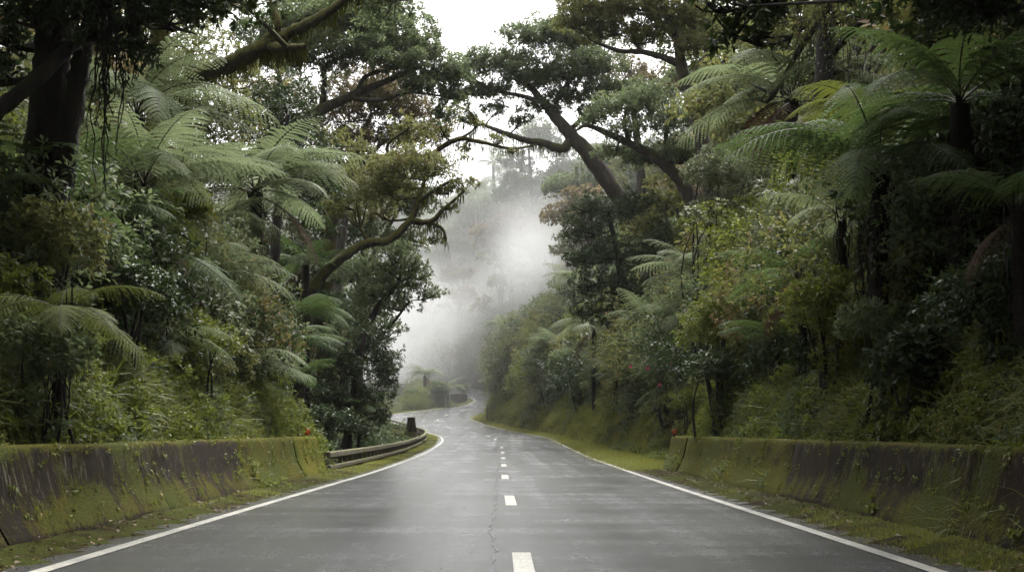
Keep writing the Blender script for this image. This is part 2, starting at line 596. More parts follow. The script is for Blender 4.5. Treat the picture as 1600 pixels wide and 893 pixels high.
def barrier(xfoot, side, y0, y1, label, mat, seed, tilt=0.0):
    """side -1: on the left of the road, the road face looks to +x."""
    rg = np.random.default_rng(seed)
    n = max(6, int((y1 - y0) / .16))
    yy = np.linspace(y0 + .014, y1 - .014, n)
    yy[1] = yy[0] + .02; yy[-2] = yy[-1] - .02
    prof = np.array(BAR_PROF)
    mb = MB()
    v = []
    for k, y in enumerate(yy):
        e = .012 if k in (0, n - 1) else 0
        px = prof[:, 0] + np.where(prof[:, 0] < .4, e, -e)
        pz = prof[:, 1] - (prof[:, 1] > .8) * e
        q = np.array([mnoise.noise(Vector((y * 2.3, z * 4, seed))) for z in pz]) * .016 + np.array([mnoise.noise(Vector((y * .5, z, seed + 9))) for z in pz]) * .02
        v.append(np.column_stack([xfoot + side * (px + q + tilt * (y - y0)), np.full(len(pz), y), pz + zr(y) + q * .5]))
    v = np.concatenate(v)
    m = len(prof)
    i, j = np.meshgrid(np.arange(n - 1), np.arange(m - 1), indexing='ij')
    a = i * m + j
    f = np.stack([a, a + 1, a + 1 + m, a + m], -1).reshape(-1, 4)
    caps = []
    for o in (0, (n - 1) * m):
        for k in range(m // 2):
            caps.append([o + k, o + k + 1, o + m - 2 - k, o + m - 1 - k])
    mb.add(v, np.concatenate([f, np.array(caps)]))
    o = mb.build('concrete_barrier', mat, origin=(xfoot + side * .3, (y0 + y1) / 2, float(zr(y0))))
    return tag(o, label, 'barrier', 'mossy concrete barriers along the road edges')


XB_L, XB_R = -4.0, 4.05
barrier(XB_L, -1, 3.4, 9.9, 'mossy concrete barrier cut off by the left edge of the photo', BARRIER_MAT[0], 1)
barrier(XB_L, -1, 9.9, 14.7, 'dark brown streaked left barrier with an open joint at its near end', BARRIER_MAT[0], 2)
barrier(XB_L, -1, 14.7, 19.6, 'dark barrier with pale bare patches, on the left between two darker long pieces', BARRIER_MAT[0], 3)
barrier(XB_L, -1, 19.6, 24.8, 'half green barrier on the left just before the short yellow mossy end block', BARRIER_MAT[1], 4)
barrier(XB_L + .02, -1, 24.8, 28.0, 'short barrier block thick with yellow moss where the guard rail begins', BARRIER_MAT[2], 5)
barrier(XB_R, 1, 3.6, 10.9, 'dark mossy concrete barrier cut by the right edge of the photo', BARRIER_MAT[0], 11)
barrier(XB_R, 1, 10.9, 17.85, 'long brown and green barrier on the right with ferns growing over its top', BARRIER_MAT[0], 12)
barrier(XB_R + .0, 1, 17.85, 28.2, 'green mossy barrier on the right between the brown piece and the short far end piece', BARRIER_MAT[1], 13)
barrier(XB_R - .03, 1, 28.2, 30.7, 'short olive green end barrier on the right beside the grassy verge', BARRIER_MAT[1], 14)


# ------------------------------------------------------------------ reflectors on the barrier ends
def plain(name, col, rough=.5, spec=.5, noise=.25, scale=20, metal=0):
    m = NT(name)
    n = m.noise(m.coords(), scale, 4, .6)
    c = m.mix(n, tuple(x * (1 - noise * 1.6) for x in col), tuple(min(1, x * (1 + noise)) for x in col))
    p = m.principled(Base_Color=c, Roughness=rough, Metallic=metal, Normal=m.bump(n, .25, .01))
    p.inputs['Specular IOR Level'].default_value = spec
    return m.done(p.outputs[0])


RED, ORANGE, BLACKM = plain('red_reflector', (.62, .07, .02), .25, .6, .15), plain('orange_reflector', (.85, .17, .03), .2, .7, .1), plain('black_post', (.018, .018, .018), .6)


def disc(mb, c, r, th, n=20, mat=0):
    a = np.arange(n) * 2 * math.pi / n
    ring = lambda rr, y: np.column_stack([c[0] + rr * np.cos(a), np.full(n, y), c[2] + rr * np.sin(a)])
    v = np.concatenate([ring(0.001, c[1] - th), ring(r * .92, c[1] - th), ring(r, c[1] - th * .7), ring(r, c[1] + th), ring(0.001, c[1] + th)])
    f = []
    for b in range(4):
        for k in range(n):
            f.append([b * n + k, b * n + (k + 1) % n, (b + 1) * n + (k + 1) % n, (b + 1) * n + k])
    mb.add(v, f, .5, mat)


def reflector(x, y, label, r=.075, rim=RED, core=ORANGE):
    z = float(zr(y)) + .86
    root = empty('road_reflector', (x, y, z), label, 'reflector', 'round reflectors on the barrier ends')
    mb = MB(); mb.box((0, .02, .05), (.035, .02, .14)); mb.build('stem', BLACKM, root)
    mb = MB(); disc(mb, (0, 0, .11), r, .014); d = mb.build('disc', rim, root)
    mb = MB(); disc(mb, (0, -.016, .11), r * .62, .006); mb.build('lens', core, d)


reflector(XB_L - .36, 27.2, 'bright orange round reflector on the yellow mossy left barrier end')
reflector(XB_R + .12, 29.4, 'dull brown red round reflector on the olive right barrier end', .07, plain('dull_red', (.30, .06, .02), .4), plain('dull_orange', (.42, .11, .03), .35))

# ------------------------------------------------------------------ guard rail of two concrete beams
RAILM = mossy_concrete('weathered_rail', .52, .9, .9)
RAILP = plain('rail_post_concrete', (.16, .14, .11), .8, .3, .4, 14)


def rail_concrete():
    m = NT('rail_concrete')
    P = m.n('NewGeometry').outputs['Position']
    st = m.n('Mapping', Vector=P); st.inputs['Scale'].default_value = (5, 5, 1.2)
    n = m.noise(st.outputs[0], 1.6, 5, .65); b = m.noise(P, 1.3, 4); fi = m.noise(P, 30, 3)
    sep = m.n('SeparateXYZ'); m.t.links.new(m.n('NewGeometry').outputs['Normal'], sep.inputs[0])
    c = m.mix(m.ramp(n, .35, .65), (.035, .024, .014), (.20, .165, .115))
    f = m.ramp(m.math('ADD', m.math('ADD', b, m.math('MULTIPLY', sep.outputs[2], .10)), m.math('MULTIPLY', n, .25)), .60, .76)
    c = m.mix(f, c, m.mix(fi, (.035, .045, .008), (.13, .14, .02)))
    return m.done(m.principled(Base_Color=c, Roughness=.85, Normal=m.bump(m.math('ADD', n, fi), .5, .02)).outputs[0])


RAILC = rail_concrete()


def chamfer(x0, x1, z0, z1, c=.02):
    return [(x0, z0 + c), (x0, z1 - c), (x0 + c, z1), (x1 - c, z1), (x1, z1 - c), (x1, z0 + c), (x1 - c, z0), (x0 + c, z0)]


def guard_rail(path, label, post_step, name='guard_rail', beams=((.36, .50), (.08, .19)), w=.16):
    root = empty(name, path[0], label, 'guard rail')
    off = np.array(path[0])
    loc = path - off
    for z0, z1 in beams:
        mb = MB(); mb.sweep(loc, chamfer(-w / 2, w / 2, z0, z1)); mb.build('beam', RAILC, root, smooth=False)
    pp = resample(loc, post_step)
    tt = np.gradient(pp, axis=0)
    me = None
    for k in range(min(len(pp), 98)):
        if me is None:
            mb = MB(); mb.box((0, 0, .10), (.07, .09, .50)); o = mb.build('post', RAILP, root, smooth=False); me = o.data
        else:
            o = bpy.data.objects.new('post', me); COL.objects.link(o); o.parent = root
        o.location = pp[k]
        o.rotation_euler = (0, 0, math.atan2(tt[k][1], tt[k][0]))
    return root


full = edge3(LEFT, 24, 0.0, 1.0)
sel = full[(full[:, 1] > 28.0)]
i_far = int(np.argmin(sel[:, 0][:int(np.argmax(sel[:, 1] > 119))]))
sel = sel[:max(i_far, 40)]
near_off = np.interp(sel[:, 1], [28, 60, 78, 200], [.08, .12, .0, 0])
sel[:, 0] += near_off
g_path = resample(sel, .6)
guard_rail(g_path, 'low weathered double beam guard rail curving along the left road edge before the bend', 1.15)
up = edge3(LEFT, 24, 0.0, 1.0)
i0 = int(np.argmax(up[:, 1] > 163)); up = resample(up[i0:], .8)
guard_rail(up, 'distant grey guard rail beside the upper road behind the hairpin bushes', 3.0, beams=((.45, .62), (.16, .28)))

# ------------------------------------------------------------------ tapered stone marker, verge post and the wall block in the hairpin
mb = MB()
p0 = W(642, 680, 80)
mb.box((0, 0, .18), (.86, .6, .36)); mb.build
root = empty('parapet_pillar', (p0[0], p0[1], p0[2] - .1), 'dark tapered concrete pillar standing behind the left guard rail at the bend', 'pillar')
mb.build('plinth', RAILC, root, smooth=False)
mb = MB(); mb.box((0.02, 0, .80), (.60, .46, .92), taper=.66, rot=.5)
mb.build('shaft', mossy_concrete('dark_mossy_stone', .55, .8, .6), root, smooth=False)
mb = MB(); mb.box((0.02, 0, 1.275), (.42, .33, .045), rot=.5); mb.build('cap', mossy_concrete('cap_moss', .7, .8, .2), root, smooth=False)

p0 = W(761.5, 652, 112)
py = p0[1]; pz = float(height([[p0[0], py]])[0])
root = empty('marker_post', (p0[0], py, pz), 'thin dark marker post leaning on the grass at the right bend', 'post')
mb = MB(); mb.tube(np.array([[0, 0, -.3], [.01, 0, .5], [.05, 0, 1.45]]), [.055, .055, .05], 8); mb.build('pole', BLACKM, root)
mb = MB(); mb.box((.045, -.06, 1.25), (.09, .02, .16)); mb.build('reflector_plate', plain('grey_plate', (.25, .25, .25), .4), root, smooth=False)

c0 = W(716, 632, 146)
wz = float(height([[c0[0], c0[1]]])[0])
mb = MB()
prof = np.array([(0, -.6), (0, .1), (.06, .3), (.1, 1.0), (.14, 1.08), (.34, 1.08), (.4, 1.0), (.46, -.6)])
pth = smooth_path([(-1.5, 1.4, 0), (-.8, .25, 0), (.2, -.1, 0), (.9, .5, 0), (1.15, 1.6, 0)], 5)
mb.sweep(pth, prof[:, [0, 1]] * [1, 1])
k = len(pth); mcount = len(prof)
mb.add(mb.v[0][:mcount], [[0, 1, 6, 7], [1, 2, 5, 6], [2, 3, 4, 5]]); mb.add(mb.v[0][-mcount:], [[0, 1, 6, 7], [1, 2, 5, 6], [2, 3, 4, 5]])
o = mb.build('stone_wall', mossy_concrete('far_wall', .12, .8, .5), smooth=False)
o.location = (c0[0], c0[1], wz)
tag(o, 'small curved brown wall on the grassy inside of the far hairpin bend', 'wall')
# ------------------------------------------------------------------ plant materials
M_FERN = leaf_mat('tree_fern_frond', (.062, .092, .036), (.205, .245, .125), .5, .4, .30)
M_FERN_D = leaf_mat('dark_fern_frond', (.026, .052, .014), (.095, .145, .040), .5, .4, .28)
M_FERN_Y = leaf_mat('yellow_fern_frond', (.050, .075, .012), (.180, .200, .035), .42, .5, .35)
M_DEAD = leaf_mat('dead_frond', (.036, .019, .010), (.120, .062, .036), .6, .3, .25)
M_TREE = leaf_mat('broad_leaf', (.040, .062, .026), (.135, .170, .075), .40, .5, .42, (.17, .12, .045), .05)
M_TREE_O = leaf_mat('olive_leaf', (.050, .060, .016), (.170, .175, .055), .42, .5, .40, (.20, .10, .05), .10)
M_TREE_R = leaf_mat('bronze_leaf', (.062, .056, .026), (.180, .145, .070), .46, .45, .42, (.22, .09, .06), .12)
M_DARK = leaf_mat('dark_leaf', (.014, .028, .009), (.055, .085, .024), .30, .6, .2, (.11, .085, .03), .03)
M_PALE = leaf_mat('pale_leaf', (.060, .080, .030), (.180, .205, .105), .34, .65, .25, (.30, .27, .12), .04)
M_YEL = leaf_mat('yellow_green_leaf', (.045, .068, .010), (.170, .195, .030), .38, .55, .35, (.26, .17, .04), .05)
M_GRASS = leaf_mat('grass_blade', (.060, .080, .012), (.230, .240, .040), .45, .45, .35, (.23, .17, .07), .10)
M_MOSSLEAF = leaf_mat('moss_strand', (.026, .030, .006), (.100, .102, .020), .8, .2, .3)
M_LITTER = leaf_mat('leaf_litter', (.035, .020, .010), (.20, .14, .085), .5, .4, .1)
M_PINK = plain('pink_petal', (.62, .10, .22), .5, .3, .2)
B_TREE = bark_mat('mossy_bark', moss_amt=.5)
B_GREY = bark_mat('grey_bark', (.03, .026, .020), (.13, .115, .09), moss_amt=.35)
B_MOSSY = bark_mat('thick_moss_bark', (.016, .013, .008), (.05, .042, .026), (.125, .115, .022), .95, .9)
B_DARK = bark_mat('dark_bark', (.007, .006, .005), (.030, .024, .017), (.035, .04, .010), .3)
B_FERN = bark_mat('fern_trunk', (.006, .005, .004), (.030, .022, .015), (.03, .032, .01), .1, fib=14)
M_STEM = plain('frond_stalk', (.045, .040, .015), .6, .4, .3, 8)


# ------------------------------------------------------------------ fronds and tree ferns
def frond_geo(mb, L, e0, e1, rng, npin=24, m=11, width=.30, droop=.35, org=(0, 0, 0), yaw=0.0, stalk=.0, mat=0, smat=1, tint0=.5):
    """A twice-divided arching frond: stalk, paired pinnae, each a comb of small leaflets."""
    k = 26
    s = np.linspace(0, 1, k)
    e = e0 + (e1 - e0) * s ** .85
    dx, dz = np.cos(e), np.sin(e)
    x = np.r_[0, np.cumsum((dx[1:] + dx[:-1]) / 2)] * L / (k - 1)
    z = np.r_[0, np.cumsum((dz[1:] + dz[:-1]) / 2)] * L / (k - 1)
    side = rng.normal(0, .04) * s ** 2 * L
    path = np.column_stack([x, side, z])
    ca, sa = math.cos(yaw), math.sin(yaw)
    R = np.array([[ca, -sa, 0], [sa, ca, 0], [0, 0, 1.]])
    org = np.asarray(org, float)
    tw = rng.normal(0, .12)
    mb.tube(path @ R.T + org, np.linspace(.014, .003, k) * L / 2.4 + .001, 4, .5, smat)
    t = np.linspace(stalk + .10, .985, npin)
    P0 = np.column_stack([np.interp(t, s, path[:, c]) for c in range(3)])
    ee = np.interp(t, s, e)
    T = np.column_stack([np.cos(ee), np.zeros(npin), np.sin(ee)])
    Nn = np.column_stack([-np.sin(ee), np.zeros(npin), np.cos(ee)])
    u0 = (t - t[0]) / (1 - t[0])
    prof = np.clip(u0 / .38 + .25, 0, 1) ** .8 * np.clip(1 - u0, 0, 1) ** .62 * 1.32
    pl = L * width * prof + .02
    ang = np.radians(np.interp(u0, [0, 1], [12, 48]))
    Ps, Ds, Ns, Ls, Ws, Ts = [], [], [], [], [], []
    for sd in (-1, 1):
        Y = np.array([0, sd * math.cos(tw), math.sin(tw) * sd])
        A = T * np.sin(ang)[:, None] + Y[None] * np.cos(ang)[:, None]
        pj = pl * rng.uniform(.88, 1.06, npin)
        dr = droop * rng.uniform(.6, 1.4, npin)
        u = (np.arange(m) + .6) / (m + .1)
        base = P0[:, None] + A[:, None] * (pj[:, None] * u)[..., None] - np.array([0, 0, 1.]) * (dr[:, None] * pj[:, None] * u ** 2)[..., None]
        dirA = unit(A[:, None] - np.array([0, 0, 1.]) * (2 * dr[:, None] * u)[..., None])
        B = unit(np.cross(dirA, Nn[:, None]))
        ll = pj[:, None] * .074 * (1 - u[None] * .62) + L * .004
        tin = np.clip(tint0 + rng.normal(0, .16, npin)[:, None] + rng.normal(0, .05, (npin, m)), 0, .93)
        for q in (-1, 1):
            D = B * q + dirA * .42 - np.array([0, 0, .12])
            Ps.append(base.reshape(-1, 3)); Ds.append(D.reshape(-1, 3)); Ns.append(np.repeat(Nn, m, 0)); Ls.append(ll.ravel()); Ws.append(np.repeat(pj, m) / m * 1.5); Ts.append(tin.ravel())
        tipP = base[:, -1]
        Ps.append(tipP); Ds.append(dirA[:, -1]); Ns.append(Nn); Ls.append(pj * .13); Ws.append(pj * .035); Ts.append(tin[:, -1])
    P, D, N = np.concatenate(Ps) @ R.T + org, np.concatenate(Ds) @ R.T, np.concatenate(Ns) @ R.T
    mb.leaves(P, D, N, np.concatenate(Ls), np.concatenate(Ws), .05, .12, np.concatenate(Ts), mat)


FROND_SPEC = [(1.05, -.55), (.9, -.75), (.75, -.35), (1.2, -.2), (.6, -.95), (.45, -.7)]
FRONDS, FRONDS_D, FRONDS_Y, FRONDS_DEAD = [], [], [], []
for k, (a0, a1) in enumerate(FROND_SPEC):
    rg = np.random.default_rng(100 + k)
    mb = MB()
    frond_geo(mb, 2.6, a0, a1, rg, npin=23, m=13, width=.26, droop=.45, stalk=.05)
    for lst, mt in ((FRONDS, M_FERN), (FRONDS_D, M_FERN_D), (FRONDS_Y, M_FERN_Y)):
        lst.append(mb.mesh('frond', [mt, M_STEM]))
for k, (a0, a1) in enumerate([(-.2, -1.35), (.25, -1.2), (.5, -1.0)]):
    rg = np.random.default_rng(130 + k)
    mb = MB()
    frond_geo(mb, 2.3, a0, a1, rg, npin=24, m=9, width=.22, droop=.8, stalk=.05)
    FRONDS_DEAD.append(mb.mesh('dead_frond', [M_DEAD, M_STEM]))


def tree_fern(px, py, d, R, label, trunk_px=None, n=14, kind=0, dead=1, seed=0, lean=0.0, group='tree ferns on the road banks', az=None, tr=.14, tilt=0.0):
    """Crown centre at px, py, depth d; frond reach R metres; trunk goes down to the ground (or trunk_px)."""
    rg = np.random.default_rng(500 + seed)
    c = W(px, py, d)
    base_z = float(height([[c[0] + lean, d]])[0]) - .2
    if c[2] - base_z < .45: base_z = c[2] - .45
    if trunk_px: base_z = min(EYE + (CY - trunk_px) * d / FPX, c[2] - .4)
    if R < 1.65: tr = min(tr, .085)
    root = empty('tree_fern', (c[0] + lean, d, base_z), label, 'tree fern', group)
    h = c[2] - base_z
    top = np.array([-lean, 0, h])
    q = np.linspace(0, 1, 12)
    path = np.outer(q, top) + np.column_stack([np.sin(q * 4 + seed) * .05 * h * .3, q * 0, q * 0]) * (1 - q)[:, None]
    path[-1] = top
    rad = tr * (1.25 - .35 * q + .35 * np.clip(q - .75, 0, 1) / .25)
    mb = MB()
    mb.tube(path, rad * .72, 10, .5, 0, .16, rg)
    # stubs and fibre of old fronds
    ns = int(60 + 26 * h)
    w = rg.uniform(0, 1, ns) ** .7
    a = rg.uniform(0, 6.283, ns)
    P = np.column_stack([np.interp(w, q, path[:, 0]), np.interp(w, q, path[:, 1]), np.interp(w, q, path[:, 2])]) + np.column_stack([np.cos(a), np.sin(a), a * 0]) * tr * .7
    D = np.column_stack([np.cos(a) * .5, np.sin(a) * .5, np.where(rg.random(ns) < .45, .9, -1.0)])
    mb.leaves(P, D, np.column_stack([np.cos(a), np.sin(a), a * 0 + .3]), rg.uniform(.12, .4, ns) * np.where(w > .7, 1.5, .8), .035, .2, .3, rg.uniform(.2, .7, ns), 0)
    mb.build('trunk', B_FERN, root)
    lib = (FRONDS, FRONDS_D, FRONDS_Y)[kind]
    sc = R / 2.15
    a0 = rg.uniform(0, 6.28)
    for k in range(n):
        me = lib[rg.integers(0, 4) if k % 3 else rg.integers(2, len(lib))]
        o = bpy.data.objects.new('frond', me)
        COL.objects.link(o)
        o.parent = root
        o.location = path[-1] + np.array([0, 0, .02])
        yaw = a0 + k * 2.39996 + rg.normal(0, .12) if az is None else az[k % len(az)] + rg.normal(0, .08)
        o.rotation_euler = (rg.normal(0, .16), rg.normal(tilt, .14), yaw)
        f = sc * rg.uniform(.82, 1.08)
        o.scale = (f, f, f)
    for k in range(dead):
        o = bpy.data.objects.new('dead_frond', FRONDS_DEAD[k % 3])
        COL.objects.link(o)
        o.parent = root
        o.location = path[-1] + np.array([0, 0, -.08])
        o.rotation_euler = (0, 0, a0 + 1.3 + k * 2.1)
        o.scale = (sc * .9,) * 3
    return root


# ------------------------------------------------------------------ foliage masses and broadleaf trees
def tufts(mb, rng, c, r, n, L, Wd, mat=0, per=8, low=-.35, flat=True, up=.55, tint0=.5, spread=.22):
    """n tufts of leaves in an ellipsoid round c, most of them near its upper skin."""
    r = np.asarray(r, float)
    u = unit(rng.normal(size=(n * 3, 3)))
    u = u[u[:, 2] > low][:n]
    n = len(u)
    rad = rng.uniform(.55, 1.03, n) ** .6
    lump = np.array([mnoise.noise(Vector((a * 2.1 + c[0], b * 2.1 + c[1], g * 2.1 + c[2]))) for a, b, g in u])
    C = np.asarray(c) + u * r * (rad * (1 + .30 * lump))[:, None]
    tt = np.clip(tint0 + lump * .25 + rng.normal(0, .13, n), 0, 1)
    P = np.repeat(C, per, 0)
    out = np.repeat(u, per, 0)
    k = len(P)
    D = unit(out * .45 + rng.normal(size=(k, 3)) * .75 + np.array([0, 0, .05]))
    P = P + D * rng.uniform(0, spread, (k, 1)) * min(r.mean(), 1.2) * .5
    N = unit(out * .35 + np.array([0, 0, up]) + rng.normal(size=(k, 3)) * .33)
    sz = rng.uniform(.65, 1.2, k)
    mb.leaves(P, D, N, L * sz, Wd * sz, .16, .18, np.clip(np.repeat(tt, per) + rng.normal(0, .12, k), 0, 1), mat)
    return C


def moss_hang(mb, rng, path, rad, n, Lm=.5, mat=0):
    i = rng.uniform(0, len(path) - 1.01, n)
    f = i - np.floor(i)
    i = i.astype(int)
    P = path[i] * (1 - f)[:, None] + path[i + 1] * f[:, None]
    rr = np.interp(np.arange(len(path)), np.arange(len(path)), rad)[i]
    clump = .35 + .65 * np.array([max(0, .5 + mnoise.noise(Vector((q * .9, 3.1, 0)))) for q in i + f])
    P = P + np.column_stack([rng.normal(0, .5, n) * rr, rng.normal(0, .5, n) * rr, -rr * .6])
    D = np.column_stack([rng.normal(0, .12, n), rng.normal(0, .12, n), -np.ones(n)])
    a = rng.uniform(0, 6.28, n)
    L = Lm * rng.uniform(.15, 1.2, n) ** 1.6 * clump
    mb.leaves(P, D, np.column_stack([np.cos(a), np.sin(a), a * 0]), L, .018 + L * .03, .2, 0, rng.uniform(.1, .9, n), mat)


def branch_to(a, b, rng, bow=.12, k=9, sag=0.0):
    a, b = np.asarray(a, float), np.asarray(b, float)
    t = np.linspace(0, 1, k)[:, None]
    Ln = np.linalg.norm(b - a)
    off = rng.normal(0, bow, 3) * Ln
    off2 = rng.normal(0, bow * .5, 3) * Ln
    p = a + (b - a) * t + off * (t * (1 - t)) * 2 + off2 * np.sin(t * 6.283) * .5
    p[:, 2] += (t[:, 0] ** 2 - t[:, 0]) * sag * Ln
    return p


def px_path(pts, n=7):
    return smooth_path([W(*p[:3]) for p in pts], n)


def tree(name, label, trunk, limbs=(), pads=(), leaf=M_TREE, bark=B_TREE, leafL=.16, leafW=.07, dens=55, seed=0, group=None, cat='tree', moss=0, depth=1.0, low=-.35, twigs=8, shade_pads=(), per=8):
    """trunk: [(px, py, d, radius m)...]; limbs: lists of the same; pads: [(px, py, d, half width m, half height m)...]."""
    rg = np.random.default_rng(900 + seed)
    tp = px_path(trunk)
    trd = smooth_path([[p[3]] for p in trunk], 7)[:, 0]
    base = tp[0].copy()
    gz = float(height([base[:2]])[0]) - .3
    if base[2] > gz + .2:                                  # run the trunk down to the ground
        tp = np.vstack([[base[0] + (base[2] - gz) * .03, base[1] + .1, gz], tp])
        trd = np.r_[trd[0] * 1.2, trd]
    base = tp[0].copy()
    root = empty(name, base, label, cat, group)
    mb = MB()
    mb.tube(tp - base, trd, 10, .5, 0, .13, rg)
    skel, srad = [tp], [trd]
    lm = []
    for l in limbs:
        lp = px_path(l)
        lr = smooth_path([[p[3]] for p in l], 7)[:, 0]
        skel.append(lp); srad.append(lr)
        lm.append((lp, lr))
    SK, SR = np.concatenate(skel), np.concatenate(srad)
    crown = MB()
    for c, rx, rz in [(W(*q[:3]), q[3], q[4]) for q in pads] + [(np.array(q[:3], float), q[3], q[4]) for q in shade_pads]:  # second list: unseen clumps in world coordinates, added to cast shade
        k = int(np.argmin(np.linalg.norm((SK - c) * [1, .7, 1.4], axis=1)))
        a = SK[k]
        bp = branch_to(a, c + [0, 0, -rz * .35], rg, .10, sag=.15)
        r0 = min(SR[k] * .55, .05 + .03 * np.linalg.norm(c - a))
        mb.tube(bp - base, np.linspace(r0, .025, len(bp)), 6, .5, 0, .1, rg)
        ry = rx * depth
        for q in range(twigs):
            an = rg.uniform(0, 6.28)
            e = c + np.array([math.cos(an) * rx, math.sin(an) * ry, rg.uniform(-.25, .55) * rz]) * rg.uniform(.45, .9)
            st = bp[rg.integers(len(bp) // 2, len(bp))]
            tw = branch_to(st, e, rg, .12, 6)
            mb.tube(tw - base, np.linspace(r0 * .45 + .008, .01, 6), 4, .5, 0)
        area = rx * rz * 3.1 + rx * ry * 1.2
        ns = 7 if rx > .55 else 3
        for q in range(ns):                                # a pad is a handful of uneven smaller clumps with gaps between
            an, rr = q * 2.4 + rg.uniform(0, 1.2), math.sqrt((q + .3) / ns) * .82
            sc = c - base + np.array([math.cos(an) * rx * rr, math.sin(an) * ry * rr, rz * (.5 * (1 - rr * rr) + rg.uniform(-.8, .35))])
            f = rg.uniform(.34, .60)
            tufts(crown, rg, sc, (rx * f, ry * f, rz * rg.uniform(.55, .95)), int(area * dens / ns * rg.uniform(.45, 1.2)), leafL, leafW, per=per, low=min(low, -.6), tint0=.5 + rg.normal(0, .12))
    PC = [W(*q[:3]) - base for q in pads]
    for i, q in enumerate(pads):                            # thin sprays bridge neighbouring pads
        for j in sorted(range(len(pads)), key=lambda j: np.linalg.norm(PC[j] - PC[i]))[1:4]:
            if np.linalg.norm(PC[j] - PC[i]) < 1.5 * (q[3] + pads[j][3]):
                mid = PC[i] + (PC[j] - PC[i]) * rg.uniform(.35, .65) + rg.normal(0, .15, 3)
                f = .5 * min(q[3], pads[j][3])
                tufts(crown, rg, mid, (f * 1.2, f * 1.2, f * .8), int(f * f * 3.5 * dens * .12), leafL, leafW, per=per, low=-.8, tint0=.5 + rg.normal(0, .12))
    mb.build('trunk', bark, root)
    for lp, lr in lm:
        q = MB()
        q.tube(lp - base, lr, 9, .5, 0, .2, rg)
        lo = q.build('limb', bark, root)
        if moss:
            h = MB()
            moss_hang(h, rg, lp - base, lr, int(moss * len(lp)), .55)
            h.build('hanging_moss', M_MOSSLEAF, lo)
    if crown.n:
        crown.build('crown', leaf, root)
    return root


def shrub(name, label, px, py, d, rx, rz, leaf=M_TREE, leafL=.11, leafW=.05, dens=75, seed=0, lumps=6, group='shrubs on the road banks', cat='shrub', style='tuft', per=8):
    rg = np.random.default_rng(1500 + seed)
    c = W(px, py, d)
    gz = float(height([c[:2]])[0])
    base = np.array([c[0], c[1], min(gz, c[2] - rz * .8)])
    root = empty(name, base, label, cat, group)
    mb, st = MB(), MB()
    cc = c - base
    low_n = int(min(6, max(0, (cc[2] - rz * .7) / (rz * .55)))) * 2            # leaves also clothe the stems down to the ground
    for k in range(lumps + low_n):
        u = unit(rg.normal(size=3)) * [1, 1, 1]
        u[2] = abs(u[2]) - .35
        lc = cc + u * np.array([rx, rx * .8, rz]) * .55
        if k >= lumps: lc = np.array([rg.normal(0, .3) * rx + (.35 * rx + .15) * np.sign(c[0]), rg.normal(-.2, .35) * rx, (cc[2] - rz * .5) * (k - lumps + .6) / low_n])
        lr = np.array([rx, rx * .85, rz]) * rg.uniform(.42, .62)
        p = branch_to((rg.normal(0, .1), rg.normal(0, .1), -.1), lc, rg, .1, 8)
        st.tube(p, np.linspace(.05, .012, 8) * max(.5, rx), 5)
        area = lr[0] * lr[2] * 3.1 + lr[0] * lr[1]
        if style == 'rosette':
            n = int(area * dens / 4)
            uu = unit(rg.normal(size=(n, 3))); uu = uu[uu[:, 2] > -.5]
            n = len(uu)
            C = lc + uu * lr * rg.uniform(.7, 1.05, (n, 1))
            m = 15
            P = np.repeat(C, m, 0)
            axis = unit(uu * .6 + [0, 0, .8])
            A = np.repeat(axis, m, 0)
            D = unit(unit(np.cross(A, rg.normal(size=A.shape))) + A * rg.uniform(.0, .9, (n * m, 1)))
            mb.leaves(P, D, A, leafL * rg.uniform(.7, 1.15, n * m), leafW, .14, .22, np.clip(np.repeat(rg.uniform(.2, .85, n), m) + rg.normal(0, .1, n * m), 0, 1))
        else:
            tufts(mb, rg, lc, lr, int(area * dens), leafL, leafW, per=per, low=-.75, tint0=.5 + rg.normal(0, .1))
    st.build('stems', B_DARK, root)
    mb.build('foliage', leaf, root)
    return root
# ------------------------------------------------------------------ clump library for ground cover (never linked to the scene itself)
LIB = bpy.data.collections.new('clump_library')
LIB_IDX = {}


def lib(name, mb, mats):
    me = mb.mesh(name, mats)
    o = bpy.data.objects.new(name, me)
    LIB.objects.link(o)


def clump_leafy(seed, r, n, L, Wd, mat, flat=.8, per=8):
    rg = np.random.default_rng(seed); mb = MB()
    for k in range(5):
        u = rg.normal(size=3) * [.5, .5, .3] * r
        tufts(mb, rg, u + [0, 0, r * .45], (r * .6, r * .6, r * .55 * flat), n // 5, L, Wd, per=per, low=-.6, tint0=.5 + rg.normal(0, .12))
    for k in range(8):
        a = rg.uniform(0, 6.28)
        mb.tube(branch_to((0, 0, -.2), (math.cos(a) * r * .7, math.sin(a) * r * .7, r * rg.uniform(.3, .9)), rg, .1, 5), np.linspace(.018, .005, 5), 4, .5, 1)
    return mb, [mat, B_DARK]


def clump_fern(seed, n, L, mat, e=(.2, 1.1)):
    rg = np.random.default_rng(seed); mb = MB()
    for k in range(n):
        e0 = rg.uniform(*e)
        frond_geo(mb, L * rg.uniform(.7, 1.1), e0, e0 - rg.uniform(.8, 1.5), rg, npin=16, m=6, width=.22, droop=.25, yaw=k * 2.4 + rg.normal(0, .2), stalk=.12)
    return mb, [mat, M_STEM]


